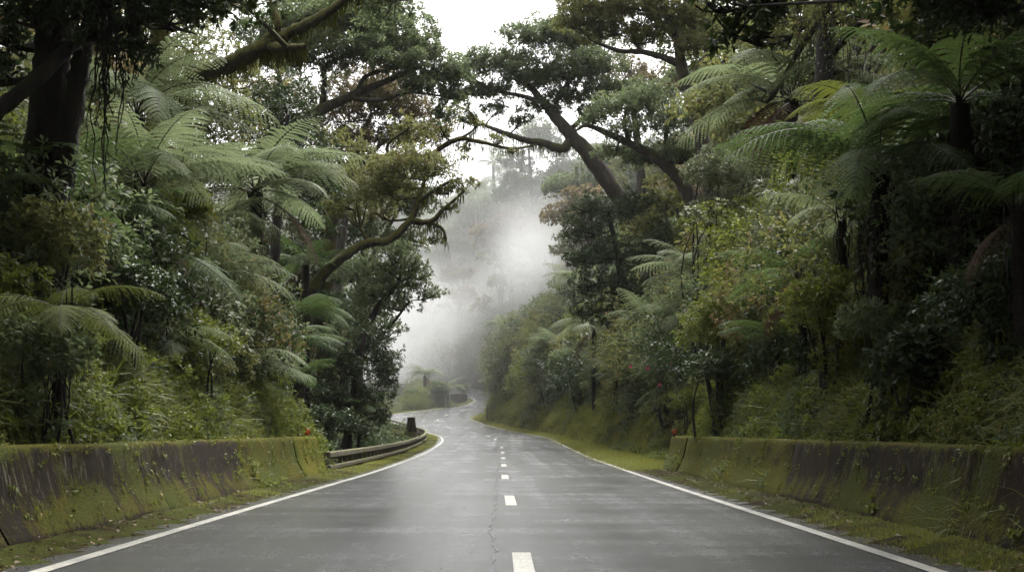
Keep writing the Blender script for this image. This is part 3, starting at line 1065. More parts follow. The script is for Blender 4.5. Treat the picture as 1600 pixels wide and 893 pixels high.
def blades(mb, rg, P, L, Wd, lean, tint, mat=0, seg=4, az=None):
    n = len(P)
    a = rg.uniform(0, 6.28, n) if az is None else az
    th0 = rg.uniform(.9, 1.5, n)
    t = np.linspace(0, 1, seg + 1)
    H = np.column_stack([np.cos(a), np.sin(a), a * 0])
    S = np.column_stack([-np.sin(a), np.cos(a), a * 0])
    ang = th0[:, None] - lean[:, None] * t[None] ** 1.2
    dx = np.cos(ang); dz = np.sin(ang)
    X = np.concatenate([np.zeros((n, 1)), np.cumsum(dx[:, :-1], 1)], 1) / seg
    Z = np.concatenate([np.zeros((n, 1)), np.cumsum(dz[:, :-1], 1)], 1) / seg
    C = P[:, None] + (H[:, None] * X[..., None] + np.array([0, 0, 1.]) * Z[..., None]) * L[:, None, None]
    w = Wd * (1 - t ** 1.6) + .0008
    A, B = C + S[:, None] * w[None, :, None] * .5, C - S[:, None] * w[None, :, None] * .5
    v = np.stack([A, B], 2).reshape(n, -1, 3)
    i = np.arange(seg) * 2
    f = np.stack([i, i + 1, i + 3, i + 2], -1)
    F = (np.arange(n) * (seg + 1) * 2)[:, None, None] + f[None]
    mb.add(v.reshape(-1, 3), F.reshape(-1, 4), np.repeat(tint, (seg + 1) * 2), mat)


def clump_grass(seed, n, L, Wd, lean, mat, r=.18):
    rg = np.random.default_rng(seed); mb = MB()
    P = np.column_stack([rg.normal(0, r, n), rg.normal(0, r, n), np.full(n, -.05)])
    blades(mb, rg, P, L * rg.uniform(.45, 1.15, n), Wd, rg.uniform(*lean, n), rg.uniform(0, 1, n))
    return mb, [mat]


SPECS = [
    ('aa_leafy_small', clump_leafy(1, .55, 150, .075, .036, M_TREE)),
    ('ab_leafy_dark', clump_leafy(2, .7, 130, .12, .055, M_DARK)),
    ('ac_leafy_yellow', clump_leafy(3, .5, 150, .07, .034, M_YEL)),
    ('ad_leafy_pale', clump_leafy(4, .55, 130, .085, .04, M_PALE)),
    ('ae_leafy_big', clump_leafy(5, .6, 50, .22, .12, M_TREE, per=6)),
    ('af_fern_low', clump_fern(6, 9, .9, M_FERN_D)),
    ('ag_fern_pale', clump_fern(7, 9, 1.1, M_FERN)),
    ('ah_fern_yellow', clump_fern(8, 8, .8, M_FERN_Y)),
    ('ai_grass_long', clump_grass(9, 110, .95, .014, (1.2, 2.9), M_GRASS)),
    ('aj_grass_broad', clump_grass(10, 46, 1.0, .035, (1.0, 2.6), M_YEL)),
    ('ak_dead_fern', clump_fern(11, 6, .9, M_DEAD, (-.5, .5))),
    ('al_creeper', clump_leafy(12, .5, 90, .06, .045, M_YEL, .35)),
    ('am_olive', clump_leafy(13, .6, 140, .09, .04, M_TREE_O)),
    ('an_grass_short', clump_grass(14, 130, .16, .008, (.3, 1.6), M_GRASS, .22)),
    ('ao_moss_tuft', clump_grass(15, 90, .07, .012, (.2, 1.5), M_MOSSLEAF, .12)),
    ('ap_moss_drape', clump_grass(16, 90, .55, .016, (2.4, 3.4), M_MOSSLEAF, .12)),
    ('aq_bush_green', clump_leafy(17, 1.5, 560, .10, .046, M_TREE, .9)),
    ('ar_bush_dark', clump_leafy(18, 1.5, 520, .11, .046, M_DARK, .9)),
    ('as_bush_yellow', clump_leafy(19, 1.4, 620, .08, .038, M_YEL, .9)),
    ('at_bush_pale', clump_leafy(20, 1.4, 520, .10, .044, M_PALE, .9)),
    ('au_bush_olive', clump_leafy(21, 1.5, 540, .10, .044, M_TREE_O, .9)),
    ('av_fern_great', clump_fern(22, 11, 1.9, M_FERN, (.5, 1.2))),
    ('aw_fern_shade', clump_fern(23, 11, 1.8, M_FERN_D, (.5, 1.2))),
]
for k, (nm, (mb, mats)) in enumerate(SPECS):
    lib(nm, mb, mats)
    LIB_IDX[nm[3:]] = k


def far_tree(seed, H, Rr, mat, npad=16, L=.34, Wd=.17, umb=False):
    rg = np.random.default_rng(seed); mb = MB()
    tp = branch_to((0, 0, -2), (rg.normal(0, .6), rg.normal(0, .6), H * .72), rg, .04, 8)
    mb.tube(tp, np.linspace(.26, .10, 8), 7, .5, 1)
    for k in range(npad):
        a = rg.uniform(0, 6.28); rr = Rr * math.sqrt(rg.uniform(.02, 1))
        z = H * (.97 - .22 * (rr / Rr) ** 2 - (rg.uniform(0, .18) if umb else rg.uniform(0, .6)))
        c = np.array([math.cos(a) * rr, math.sin(a) * rr, z])
        st = tp[min(7, max(2, int(7 * z / H * .9)))]
        bp = branch_to(st, c, rg, .1, 6, .2)
        mb.tube(bp, np.linspace(.09, .02, 6), 5, .5, 1)
        r = Rr * rg.uniform(.28, .46)
        tufts(mb, rg, c, (r, r, r * rg.uniform(.38, .6)), int(r * r * 30), L, Wd, per=7, low=-.4, tint0=.5 + rg.normal(0, .13))
    return mb, [mat, B_GREY]


FOR = bpy.data.collections.new('wood_library')
FSPEC = [('ba', far_tree(31, 13, 3.4, M_TREE)), ('bb', far_tree(32, 16, 4.2, M_TREE, umb=True)), ('bc', far_tree(33, 12, 3.2, M_TREE_O)),
         ('bd', far_tree(34, 14, 3.8, M_DARK, 18)), ('be', far_tree(35, 11, 3.6, M_TREE_R, umb=True)), ('bf', far_tree(36, 9, 2.8, M_TREE, 12))]
for nm, (mb, mats) in FSPEC:
    me = mb.mesh('wood_tree_' + nm, mats)
    FOR.objects.link(bpy.data.objects.new('wood_tree_' + nm, me))


def gn_group(name, coll):
    ng = bpy.data.node_groups.new(name, 'GeometryNodeTree')
    ng.interface.new_socket('Geometry', in_out='INPUT', socket_type='NodeSocketGeometry')
    ng.interface.new_socket('Geometry', in_out='OUTPUT', socket_type='NodeSocketGeometry')
    gi, go = ng.nodes.new('NodeGroupInput'), ng.nodes.new('NodeGroupOutput')
    ci = ng.nodes.new('GeometryNodeCollectionInfo')
    ci.inputs['Collection'].default_value = coll
    ci.inputs['Separate Children'].default_value = True
    ci.inputs['Reset Children'].default_value = True
    ip = ng.nodes.new('GeometryNodeInstanceOnPoints')
    ip.inputs['Pick Instance'].default_value = True

    def attr(nm, typ):
        a = ng.nodes.new('GeometryNodeInputNamedAttribute')
        a.data_type = typ
        a.inputs['Name'].default_value = nm
        return a.outputs['Attribute']
    L = ng.links.new
    L(gi.outputs[0], ip.inputs['Points'])
    L(ci.outputs[0], ip.inputs['Instance'])
    L(attr('pick', 'INT'), ip.inputs['Instance Index'])
    e2r = ng.nodes.new('FunctionNodeEulerToRotation')
    L(attr('turn', 'FLOAT_VECTOR'), e2r.inputs[0])
    L(e2r.outputs[0], ip.inputs['Rotation'])
    L(attr('size', 'FLOAT'), ip.inputs['Scale'])
    L(ip.outputs[0], go.inputs[0])
    return ng


GN_CLUMP, GN_WOOD = gn_group('clump_scatter', LIB), gn_group('wood_scatter', FOR)


def scatter(name, P, rot, size, idx, ng, label, cat):
    me = bpy.data.meshes.new(name)
    n = len(P)
    me.vertices.add(n)
    me.vertices.foreach_set('co', np.asarray(P, np.float32).ravel())
    for nm, typ, val, key in (('pick', 'INT', np.asarray(idx, np.int32), 'value'), ('turn', 'FLOAT_VECTOR', np.asarray(rot, np.float32).ravel(), 'vector'), ('size', 'FLOAT', np.asarray(size, np.float32), 'value')):
        at = me.attributes.new(nm, typ, 'POINT')
        at.data.foreach_set(key, val)
    o = bpy.data.objects.new(name, me)
    COL.objects.link(o)
    o.modifiers.new('scatter', 'NODES').node_group = ng
    return tag(o, label, cat, kind='stuff')


def on_bank(rng, n, side, y0, y1, d0, d1, power=1.0):
    """Random points beside the road: side -1 left, +1 right; y weighted towards the camera by power."""
    S = R_S if side > 0 else L_S
    y = y0 + (y1 - y0) * rng.uniform(0, 1, n * 2) ** power
    okS = S[(S[:, 1] > y0 - 3) & (S[:, 1] < y1 + 3)]
    T = unit(np.gradient(okS[:, :2], axis=0))
    k = np.array([np.argmin(abs(okS[:, 1] - q)) for q in y])
    Nn = np.column_stack([T[:, 1], -T[:, 0]]) * side
    dd = d0 + (d1 - d0) * rng.uniform(0, 1, len(y)) ** 1.25
    P = okS[k, :2] + Nn[k] * dd[:, None] + rng.normal(0, .3, (len(y), 2))
    return P, dd


def seen(P3, top=-140, mx=120):
    d = np.maximum(P3[:, 1], .1)
    px = CX + P3[:, 0] * FPX / d
    py = CY - (P3[:, 2] - EYE) * FPX / d
    return (P3[:, 1] > 5) & (px > -mx) & (px < 1600 + mx) & (py > top) & (py < 960)


def bank_cover(name, label, seed, side, y0, y1, d0, d1, n, weights, size, power=1.0, slope=.5, west=None, east=None):
    rg = np.random.default_rng(seed)
    P, dd = on_bank(rg, n, side, y0, y1, d0, d1, power)
    dl, _ = _near(P, L_S); dr, _ = _near(P, R_S)
    ok = ~inside_poly(P, POLY) & (np.minimum(dl, dr) > d0 * .85)
    if west is not None: ok &= P[:, 0] < -west * P[:, 1] - .5      # keeps the strip by the road bend open
    if east is not None: ok &= P[:, 0] > -east * P[:, 1]
    P = P[ok]
    z = height(P)
    P3 = np.column_stack([P, z])
    ok = seen(P3)
    P3, P = P3[ok][:n], P[ok][:n]
    e = .3
    gx = (height(P + [e, 0]) - height(P - [e, 0])) / (2 * e)
    gy = (height(P + [0, e]) - height(P - [0, e])) / (2 * e)
    nrm = unit(np.column_stack([-gx * slope, -gy * slope, np.ones(len(P))]))
    keys = list(weights)
    # patches of one kind: the choice follows a noise field, so kinds gather in drifts
    f = np.array([mnoise.noise(Vector((x * .35, y * .22, q * .35 + seed))) for x, y, q in P3]) * .9 + rg.uniform(-.5, .5, len(P))
    rank = np.argsort(np.argsort(f)) / max(1, len(f))
    cw = np.cumsum([weights[k] for k in keys]); cw = cw / cw[-1]
    idx = np.array([LIB_IDX[keys[min(len(keys) - 1, int(np.searchsorted(cw, r)))]] for r in rank])
    rot = []
    for q in nrm:
        R = Vector(q).to_track_quat('Z', 'Y').to_matrix() @ Matrix.Rotation(rg.uniform(0, 6.28), 3, 'Z')
        rot.append(R.to_euler())
    sz = rg.uniform(size[0], size[1], len(P)) * (1 + np.clip(P3[:, 1] - 30, 0, 100) * .006)
    return scatter(name, P3 - [0, 0, .03], np.array(rot), sz, idx, GN_CLUMP, label, 'undergrowth')


MIXED = {'leafy_dark': 3, 'fern_low': 2, 'leafy_big': .5, 'leafy_small': 3, 'grass_long': 1.4, 'fern_yellow': .7, 'leafy_yellow': 2.2, 'fern_pale': 1.2, 'leafy_pale': 1.2, 'dead_fern': .4, 'olive': 2}
MIXED_L = {'leafy_dark': 3, 'fern_low': 3, 'leafy_big': .5, 'leafy_small': 1.6, 'grass_long': 1.6, 'fern_yellow': 1.2, 'leafy_yellow': 2, 'fern_pale': 2.4, 'dead_fern': .8, 'olive': 2}
FACE = {'moss_drape': 3, 'creeper': 2.2, 'grass_long': 2.6, 'fern_yellow': 1.0, 'leafy_small': 1.2, 'fern_low': 1.2, 'grass_broad': 1.0, 'leafy_yellow': 1.2}
bank_cover('undergrowth', 'dense mixed undergrowth of ferns and shrubs covering the left bank', 41, -1, 6, 31, 2.9, 22, 1900, MIXED_L, (.6, 1.25), 1.0)
bank_cover('bank_grass', 'long grass moss and creepers hanging on the foot of the left bank', 42, -1, 7, 32, 1.45, 3.5, 1500, FACE, (.45, .95), 1.0, 1.0)
bank_cover('undergrowth', 'dense dark mixed undergrowth covering the right bank behind the barrier', 43, 1, 6, 31, 3.3, 22, 2300, MIXED, (.6, 1.3), 1.0)
bank_cover('undergrowth', 'dense mixed undergrowth topping the cut bank along the right verge', 53, 1, 31, 120, 3.5, 24, 2600, {'fern_low': 2.5, 'leafy_dark': 3, 'fern_pale': 2.2, 'leafy_big': 1.2, 'leafy_small': 1.5, 'olive': 1, 'fern_yellow': .8, 'leafy_pale': .8, 'dead_fern': .4}, (.6, 1.3), 1.1)
bank_cover('undergrowth', 'misty bushes covering the hillside above the far road', 54, 1, 120, 215, 2.0, 34, 1600, {'bush_green': 3, 'bush_pale': 1, 'bush_olive': 2, 'fern_great': 2, 'bush_yellow': 1}, (.7, 1.2), 1.0)
bank_cover('bank_grass', 'long grass and creepers hanging over the cut foot of the right bank behind the barrier', 44, 1, 7, 31, 1.5, 4.4, 1900, FACE, (.5, 1.0), 1.0, 1.0)
bank_cover('undergrowth', 'dark leafy undergrowth falling into the gully behind the left guard rail', 45, -1, 31, 112, 2.3, 26, 2200, {'leafy_dark': 3, 'leafy_small': 3, 'fern_low': 1.5, 'fern_pale': 1, 'olive': 1, 'leafy_yellow': 1}, (.8, 1.5), 1.1, west=.096)
bank_cover('undergrowth', 'pale misty bushes filling the slope inside the far hairpin', 46, -1, 124, 195, 2.2, 13, 620, {'bush_green': 2, 'leafy_small': 2, 'bush_pale': 1, 'bush_yellow': 1.5, 'fern_pale': 2, 'fern_great': 1.5, 'olive': 1}, (.45, .75), 1.0, west=.047, east=.072)
bank_cover('undergrowth', 'low misty plants on the far gully side under the upper road', 56, -1, 124, 200, 1.5, 13, 700, {'leafy_small': 2, 'creeper': 2, 'fern_low': 1, 'grass_short': 2}, (.4, .7), 1.0)
bank_cover('bank_grass', 'moss and short plants on the cut bank along the right verge', 47, 1, 31, 150, 1.8, 3.6, 520, {'moss_drape': .6, 'grass_short': 2, 'creeper': 2, 'leafy_small': 1, 'grass_long': .7, 'fern_low': 1, 'fern_yellow': .6}, (.5, 1.0), 1.0, 1.0)
bank_cover('verge_grass', 'bright short grass on the right verge beyond the barrier', 48, 1, 30.5, 150, .5, 2.8, 5200, {'grass_short': 4, 'moss_tuft': 1}, (.8, 1.7), 1.7, .6)
bank_cover('verge_grass', 'short moss and grass along the left verge under the guard rail', 49, -1, 28, 150, .42, .85, 1500, {'grass_short': 2, 'moss_tuft': 2}, (.5, .9), 1.6, .6)
bank_cover('verge_moss', 'low moss and weeds in the gutter along the left barrier', 50, -1, 7.5, 28.5, .36, .78, 3200, {'moss_tuft': 5, 'grass_short': .5}, (.35, .8), 1.0, .6)
bank_cover('verge_moss', 'low moss and weeds in the gutter along the right barrier', 51, 1, 7.5, 31, .36, .95, 3600, {'moss_tuft': 5, 'grass_short': .5}, (.35, .8), 1.0, .6)


BUSHES = {'bush_dark': 3, 'fern_shade': 1.6, 'bush_green': 3, 'bush_yellow': 2, 'fern_great': 1.5, 'bush_pale': 1, 'bush_olive': 2}
bank_cover('thicket', 'tall thicket of bushes rising behind the left bank grass', 71, -1, 7, 31, 3.7, 17, 340, BUSHES, (.7, 1.25), 1.0)
bank_cover('thicket', 'tall thicket of bushes climbing the right bank behind the barrier', 72, 1, 8, 31, 4.1, 20, 460, BUSHES, (.7, 1.3), 1.0)
bank_cover('thicket', 'tall thicket of bushes on the slope above the right verge', 75, 1, 31, 118, 4.4, 20, 680, BUSHES, (.85, 1.6), 1.1)
bank_cover('thicket', 'thicket of dark bushes filling the left gully under the trees', 73, -1, 33, 105, 3.0, 20, 420, {'bush_dark': 3, 'bush_green': 2, 'fern_shade': 1.5, 'fern_great': 1}, (.9, 1.5), 1.0, west=.104)


def wood(name, label, seed, pts_fn, n, size, top=-700, behind=False):
    rg = np.random.default_rng(seed)
    P = pts_fn(rg, n)
    dl, _ = _near(P, L_S); dr, _ = _near(P, R_S)
    ok = ~inside_poly(P, POLY) & (np.minimum(dl, dr) > 6.5)
    P = P[ok]
    # keep them apart
    keep = []
    for q in P:
        if all((q[0] - k[0]) ** 2 + (q[1] - k[1]) ** 2 > size[2] ** 2 for k in keep): keep.append(q)
    P = np.array(keep)
    P3 = np.column_stack([P, height(P)])
    if not behind: P3 = P3[seen(P3, top, 260)]
    n = len(P3)
    rot = np.column_stack([rg.normal(0, .06, n), rg.normal(0, .06, n), rg.uniform(0, 6.28, n)])
    return scatter(name, P3, rot, rg.uniform(size[0], size[1], n), rg.integers(0, len(FSPEC), n), GN_WOOD, label, 'woods')


wood('woods', 'mass of forest trees standing in the mist on the far hillside', 61, lambda r, n: np.column_stack([r.uniform(-75, 75, n), r.uniform(160, 290, n)]), 900, (.75, 1.2, 4.2))
wood('woods', 'mass of forest trees filling the left slope behind the mossy limbed trees', 62, lambda r, n: (lambda q: q[q[:, 0] < -.105 * q[:, 1] - 4.5])(np.column_stack([r.uniform(-70, -9, n), r.uniform(30, 160, n)])), 620, (.9, 1.35, 4.2))
wood('woods', 'mass of forest trees filling the right slope behind the leaning tree', 63, lambda r, n: np.column_stack([r.uniform(7, 62, n), r.uniform(28, 160, n)]), 420, (.75, 1.15, 4.2))
wood('woods', 'forest trees flanking the road beside and behind the viewpoint', 64, lambda r, n: np.column_stack([r.choice([-1, 1], n) * r.uniform(7.5, 34, n), r.uniform(-55, 26, n)]), 420, (.8, 1.2, 3.6), behind=True)
# ------------------------------------------------------------------ trees one can tell apart
# left side
tree('dark_tree', 'dark vine hung tree trunk nearest on the left, forking under the black canopy',
     [(70, 400, 16.5, .34), (72, 270, 16.5, .30), (80, 150, 16.3, .26), (84, 60, 16.2, .24), (95, -60, 16, .2), (110, -190, 16, .13)],
     [[(98, 290, 16.2, .16), (108, 200, 16.1, .15), (124, 110, 16, .13), (140, 40, 15.8, .1), (190, -60, 15.5, .06)],
      [(-60, 215, 15, .11), (0, 170, 15.2, .10), (55, 125, 15.4, .09), (110, 75, 15.6, .08), (170, 48, 15.8, .06), (250, 25, 16, .05), (340, -20, 16, .03)]],
     [(40, -40, 16, 1.2, .55), (150, -20, 15.5, 1.1, .5), (250, -15, 15.5, 1.0, .45), (330, 0, 16, .8, .35), (180, 70, 15.5, .55, .3), (20, 60, 16.5, .8, .5),
      (100, -150, 16, 1.6, .6), (290, -130, 15, 1.8, .5), (-60, -60, 15, 1.4, .6), (60, 30, 15.5, .5, .3), (270, 40, 16, .5, .22), (-20, 120, 16.5, .5, .4), (130, 10, 16, .6, .3), (380, -170, 15, 1.5, .5)],
     leaf=M_DARK, bark=B_DARK, leafL=.10, leafW=.055, dens=95, seed=1, shade_pads=[(-5.2, 9, 6.8, 1.9, .6), (-4.6, 5.5, 6.4, 1.8, .6), (-6.8, 6.5, 6.0, 2.0, .7), (-5.0, 12.5, 8.0, 1.8, .6), (-6.2, 2.5, 6.2, 2.0, .7), (-3.2, 7, 7.6, 1.5, .5), (-7.8, 11, 8.5, 2.2, .8), (-5, -1, 6, 2.2, .7), (-2.2, 3, 7.2, 1.7, .5), (-1.6, 8.5, 8.4, 1.7, .5), (-2, -2, 7, 1.9, .5), (-1.5, -6, 7, 2, .6), (-4, -7, 6.5, 2.2, .7), (-8, 15, 9.8, 2.2, .8)], group='large trees over the left bank', moss=0)  # last list: unseen leaf pads over camera and road, added to darken the near left
tree('mossy_tree', 'tree with a thick black mossy limb reaching up over the left tree ferns',
     [(210, 470, 28, .36), (225, 330, 28, .32), (245, 200, 28, .28), (250, 60, 28, .22), (270, -90, 28, .12)],
     [[(248, 205, 28, .20), (285, 140, 27.5, .19), (325, 112, 27.3, .19), (370, 96, 27.2, .19), (412, 74, 27, .18), (445, 55, 27, .14), (485, 36, 27, .12), (528, 8, 27, .10), (580, -40, 27, .06)],
      [(408, 76, 27, .14), (426, 52, 26.9, .10), (433, 30, 26.9, .09), (424, 0, 27, .08), (430, -40, 27, .05)],
      [(415, 72, 27, .12), (440, 76, 26.7, .11), (462, 75, 26.6, .10), (478, 72, 26.6, .06)]],
     [(330, -30, 28, 1.5, .5), (420, -50, 28, 1.4, .5), (560, 0, 29, .9, .35), (600, 20, 31, .9, .4), (520, -30, 28, 1.1, .4), (240, -60, 28, 1.5, .6), (620, -20, 30, 1.1, .4), (390, 10, 30, .7, .3)],
     leaf=M_TREE, bark=B_MOSSY, leafL=.12, leafW=.055, dens=75, seed=2, shade_pads=[(-8, 20, 10.8, 2.0, .7), (-7, 24, 12, 2, .7), (-6, 17, 10.2, 1.7, .6), (-10, 23, 12, 2.2, .8), (-10, 18, 10.5, 2, .8)], group='large trees over the left bank', moss=16)  # includes pads above the view, added to put the left bank in shade
tree('umbrella_tree', 'spreading tree on the left with a wide domed green canopy against the sky',
     [(330, 560, 52, .42), (352, 400, 52, .38), (385, 270, 52, .36), (430, 218, 52, .33), (470, 193, 52, .28), (505, 170, 52, .24), (558, 146, 52, .18), (610, 124, 52, .13), (655, 105, 52, .07)],
     [[(503, 172, 52, .14), (507, 130, 52, .12), (508, 105, 52, .10), (535, 88, 52, .06), (570, 80, 52, .04)],
      [(556, 147, 52, .12), (574, 118, 52, .09), (620, 105, 52, .06), (660, 90, 52, .04)],
      [(545, 152, 52, .11), (590, 157, 52, .09), (640, 145, 52, .06), (690, 150, 52, .04)],
      [(430, 220, 52, .16), (440, 150, 53, .12), (430, 80, 53, .08), (450, 40, 53, .05)]],
     [(440, 45, 53, 2.0, .9), (500, 42, 52, 2.0, .85), (560, 38, 52, 2.1, .8), (612, 58, 52, 1.8, .75), (655, 82, 52, 1.5, .7), (688, 118, 52, 1.1, .6), (545, 85, 51, 1.6, .6), (615, 98, 51, 1.5, .55),
      (475, 85, 51, 1.5, .65), (575, 15, 53, 1.7, .7), (705, 150, 52, .7, .35), (660, 130, 51, .9, .4), (420, 95, 53, 1.4, .7), (690, 180, 52, .6, .3), (500, 5, 54, 1.8, .8), (716, 128, 52, .7, .4)],
     leaf=M_TREE, bark=B_TREE, leafL=.155, leafW=.07, dens=98, seed=3, group='large trees over the left bank', moss=6)
tree('bronze_tree', 'thin crowned bronze brown tree seen under the domed canopy on the left',
     [(520, 520, 63, .3), (535, 350, 63, .26), (555, 240, 63, .2), (580, 180, 63, .1)],
     [[(545, 290, 63, .12), (590, 230, 63, .09), (640, 200, 63, .05)], [(540, 260, 63, .12), (490, 200, 63, .08), (460, 180, 63, .05)]],
     [(540, 180, 63, 1.9, .9), (600, 165, 63, 1.9, .9), (650, 180, 63, 1.6, .9), (570, 215, 63, 1.8, .8), (640, 220, 63, 1.5, .7), (480, 210, 63, 1.7, .9), (520, 240, 63, 1.6, .9), (460, 280, 63, 1.7, 1.0), (560, 130, 63, 1.9, .9), (625, 130, 63, 1.7, .8), (430, 150, 63, 1.9, 1.0), (680, 205, 63, 1.1, .6), (600, 260, 64, 1.4, .6)],
     leaf=M_TREE_R, bark=B_GREY, leafL=.18, leafW=.075, dens=52, seed=4, group='large trees over the left bank')
tree('mossy_tree', 'tree on the left whose level mossy limb points out into the sky gap',
     [(505, 480, 56, .34), (515, 380, 56, .31), (522, 310, 56, .28), (516, 262, 56, .24), (502, 222, 56, .16), (490, 190, 56, .08)],
     [[(521, 292, 56, .24), (540, 262, 55.8, .23), (575, 249, 55.6, .21), (622, 247, 55.5, .19), (668, 246, 55.4, .17), (690, 230, 55.3, .13), (718, 217, 55.2, .11), (752, 222, 55, .09), (800, 232, 55, .06), (838, 226, 55, .03)],
      [(718, 217, 55.2, .06), (742, 200, 55, .05), (738, 178, 55, .04), (715, 165, 55, .03)],
      [(610, 250, 55.5, .09), (606, 225, 55.4, .07), (640, 200, 55.3, .05)]],
     [(560, 290, 56, 1.5, .6), (620, 285, 56, 1.3, .5), (700, 175, 55, .6, .3), (745, 195, 55, .45, .22), (640, 205, 56, 1.1, .5), (540, 230, 57, 1.3, .6), (725, 232, 55, .35, .15), (800, 238, 55, .3, .12), (680, 262, 55, .5, .2), (775, 222, 55, .5, .25), (690, 205, 55, .6, .35)],
     leaf=M_TREE_O, bark=B_MOSSY, leafL=.18, leafW=.08, dens=42, seed=5, group='large trees over the left bank', moss=13)
tree('crooked_tree', 'crooked mossy tree rising from the left gully with a small flat olive crown',
     [(456, 560, 44, .30), (466, 510, 44, .28), (480, 465, 44, .26), (505, 428, 44, .20), (540, 398, 44, .18), (572, 380, 44, .165), (606, 376, 44, .15), (632, 354, 44, .13), (646, 336, 44, .11), (654, 308, 44, .08), (664, 282, 44, .05)],
     [[(642, 344, 44, .12), (672, 346, 44, .10), (692, 328, 44, .07), (726, 298, 44, .04)],
      [(668, 346, 44, .07), (690, 356, 44, .06), (697, 372, 44, .04)],
      [(652, 315, 44, .08), (672, 302, 44, .07), (700, 285, 44, .05), (722, 278, 44, .03)]],
     [(628, 268, 44, 1.2, .45), (680, 262, 44, 1.1, .4), (580, 275, 44, 1.2, .5), (720, 290, 44, .65, .28), (610, 300, 44, 1.0, .35), (690, 300, 44, .6, .22), (552, 320, 44, 1.1, .5), (650, 245, 44, 1.0, .35), (700, 325, 44, .45, .2), (676, 375, 44, .4, .18), (590, 330, 45, 1.0, .4)],
     leaf=M_TREE_O, bark=B_MOSSY, leafL=.12, leafW=.055, dens=90, seed=6, group='large trees over the left bank', moss=12)
tree('dark_tree', 'dark green tree leaning out above the guard rail gully with drooping leaf sprays',
     [(512, 690, 47, .2), (532, 610, 47, .18), (560, 540, 47, .15), (590, 480, 47, .11), (625, 440, 47, .07)],
     [[(550, 560, 47, .09), (600, 520, 47, .06), (640, 470, 47, .04)]],
     [(600, 410, 47, 1.2, .6), (640, 440, 47, 1.0, .5), (665, 462, 47, .7, .35), (590, 455, 47, 1.2, .6), (560, 420, 48, 1.2, .6), (625, 395, 47, .8, .4), (620, 480, 47, .8, .4), (560, 500, 48, 1.2, .7), (605, 520, 48, .7, .5), (650, 420, 47, .6, .3)],
     leaf=M_TREE, bark=B_DARK, leafL=.15, leafW=.065, dens=60, seed=7, group='large trees over the left bank')
tree('dark_tree', 'low dense black green tree hanging like a curtain behind the guard rail',
     [(540, 720, 43, .16), (548, 640, 43, .14), (560, 570, 43, .1), (570, 520, 43, .06)], [],
     [(540, 575, 43, 1.0, .8), (590, 560, 44, .8, .8), (600, 610, 44, .5, .7), (560, 635, 43, .9, .6), (515, 625, 42, .8, .6), (575, 520, 44, .9, .6), (520, 560, 43, .9, .7), (590, 650, 44, .55, .35), (545, 670, 42, .9, .4), (610, 575, 45, .4, .7)],
     leaf=M_DARK, bark=B_DARK, leafL=.14, leafW=.055, dens=85, seed=8, group='large trees over the left bank', low=-.9)
tree('slender_tree', 'straight dark slender trunk between the tree ferns and the crooked tree',
     [(415, 520, 40, .2), (425, 440, 40, .18), (432, 360, 40, .16), (440, 260, 40, .12), (450, 180, 40, .06)], [],
     [(430, 200, 41, 1.5, .8), (470, 250, 42, 1.4, .7), (400, 250, 42, 1.3, .7), (450, 150, 42, 1.5, .7), (490, 300, 42, 1.2, .6), (380, 180, 42, 1.5, .8)],
     leaf=M_DARK, bark=B_DARK, leafL=.14, leafW=.06, dens=60, seed=9, group='large trees over the left bank')
tree('forest_tree', 'dull green tree behind the topmost left tree fern',
     [(270, 480, 36, .28), (280, 330, 36, .24), (290, 200, 36, .18), (300, 100, 36, .1)], [],
     [(290, 120, 36, 1.4, .8), (230, 130, 37, 1.4, .8), (340, 170, 37, 1.3, .7), (300, 210, 37, 1.3, .7), (200, 60, 37, 1.6, .8), (280, 50, 37, 1.6, .8), (360, 230, 37, 1.0, .6), (150, 170, 36, 1.2, .7), (370, 120, 38, 1.2, .7)],
     leaf=M_TREE_O, bark=B_GREY, leafL=.14, leafW=.06, dens=50, seed=10, group='large trees over the left bank')
tree('forest_tree', 'grey green tree filling the space behind the crooked tree and the level mossy limb',
     [(560, 640, 68, .3), (560, 480, 68, .26), (575, 360, 68, .2), (590, 280, 68, .1)],
     [[(565, 430, 68, .14), (610, 350, 68, .1), (640, 300, 68, .06)]],
     [(540, 290, 68, 2.0, 1.2), (600, 300, 68, 1.9, 1.1), (650, 320, 68, 1.4, .9), (520, 360, 68, 2.0, 1.2), (590, 370, 68, 1.9, 1.1), (635, 390, 68, 1.2, .9), (540, 430, 68, 1.8, 1.2), (600, 450, 68, 1.6, 1.0), (470, 330, 68, 1.9, 1.2), (480, 420, 68, 1.8, 1.2), (560, 510, 68, 1.6, 1.1), (660, 270, 68, 1.1, .6)],
     leaf=M_TREE, bark=B_GREY, leafL=.17, leafW=.08, dens=58, seed=11, group='large trees over the left bank')
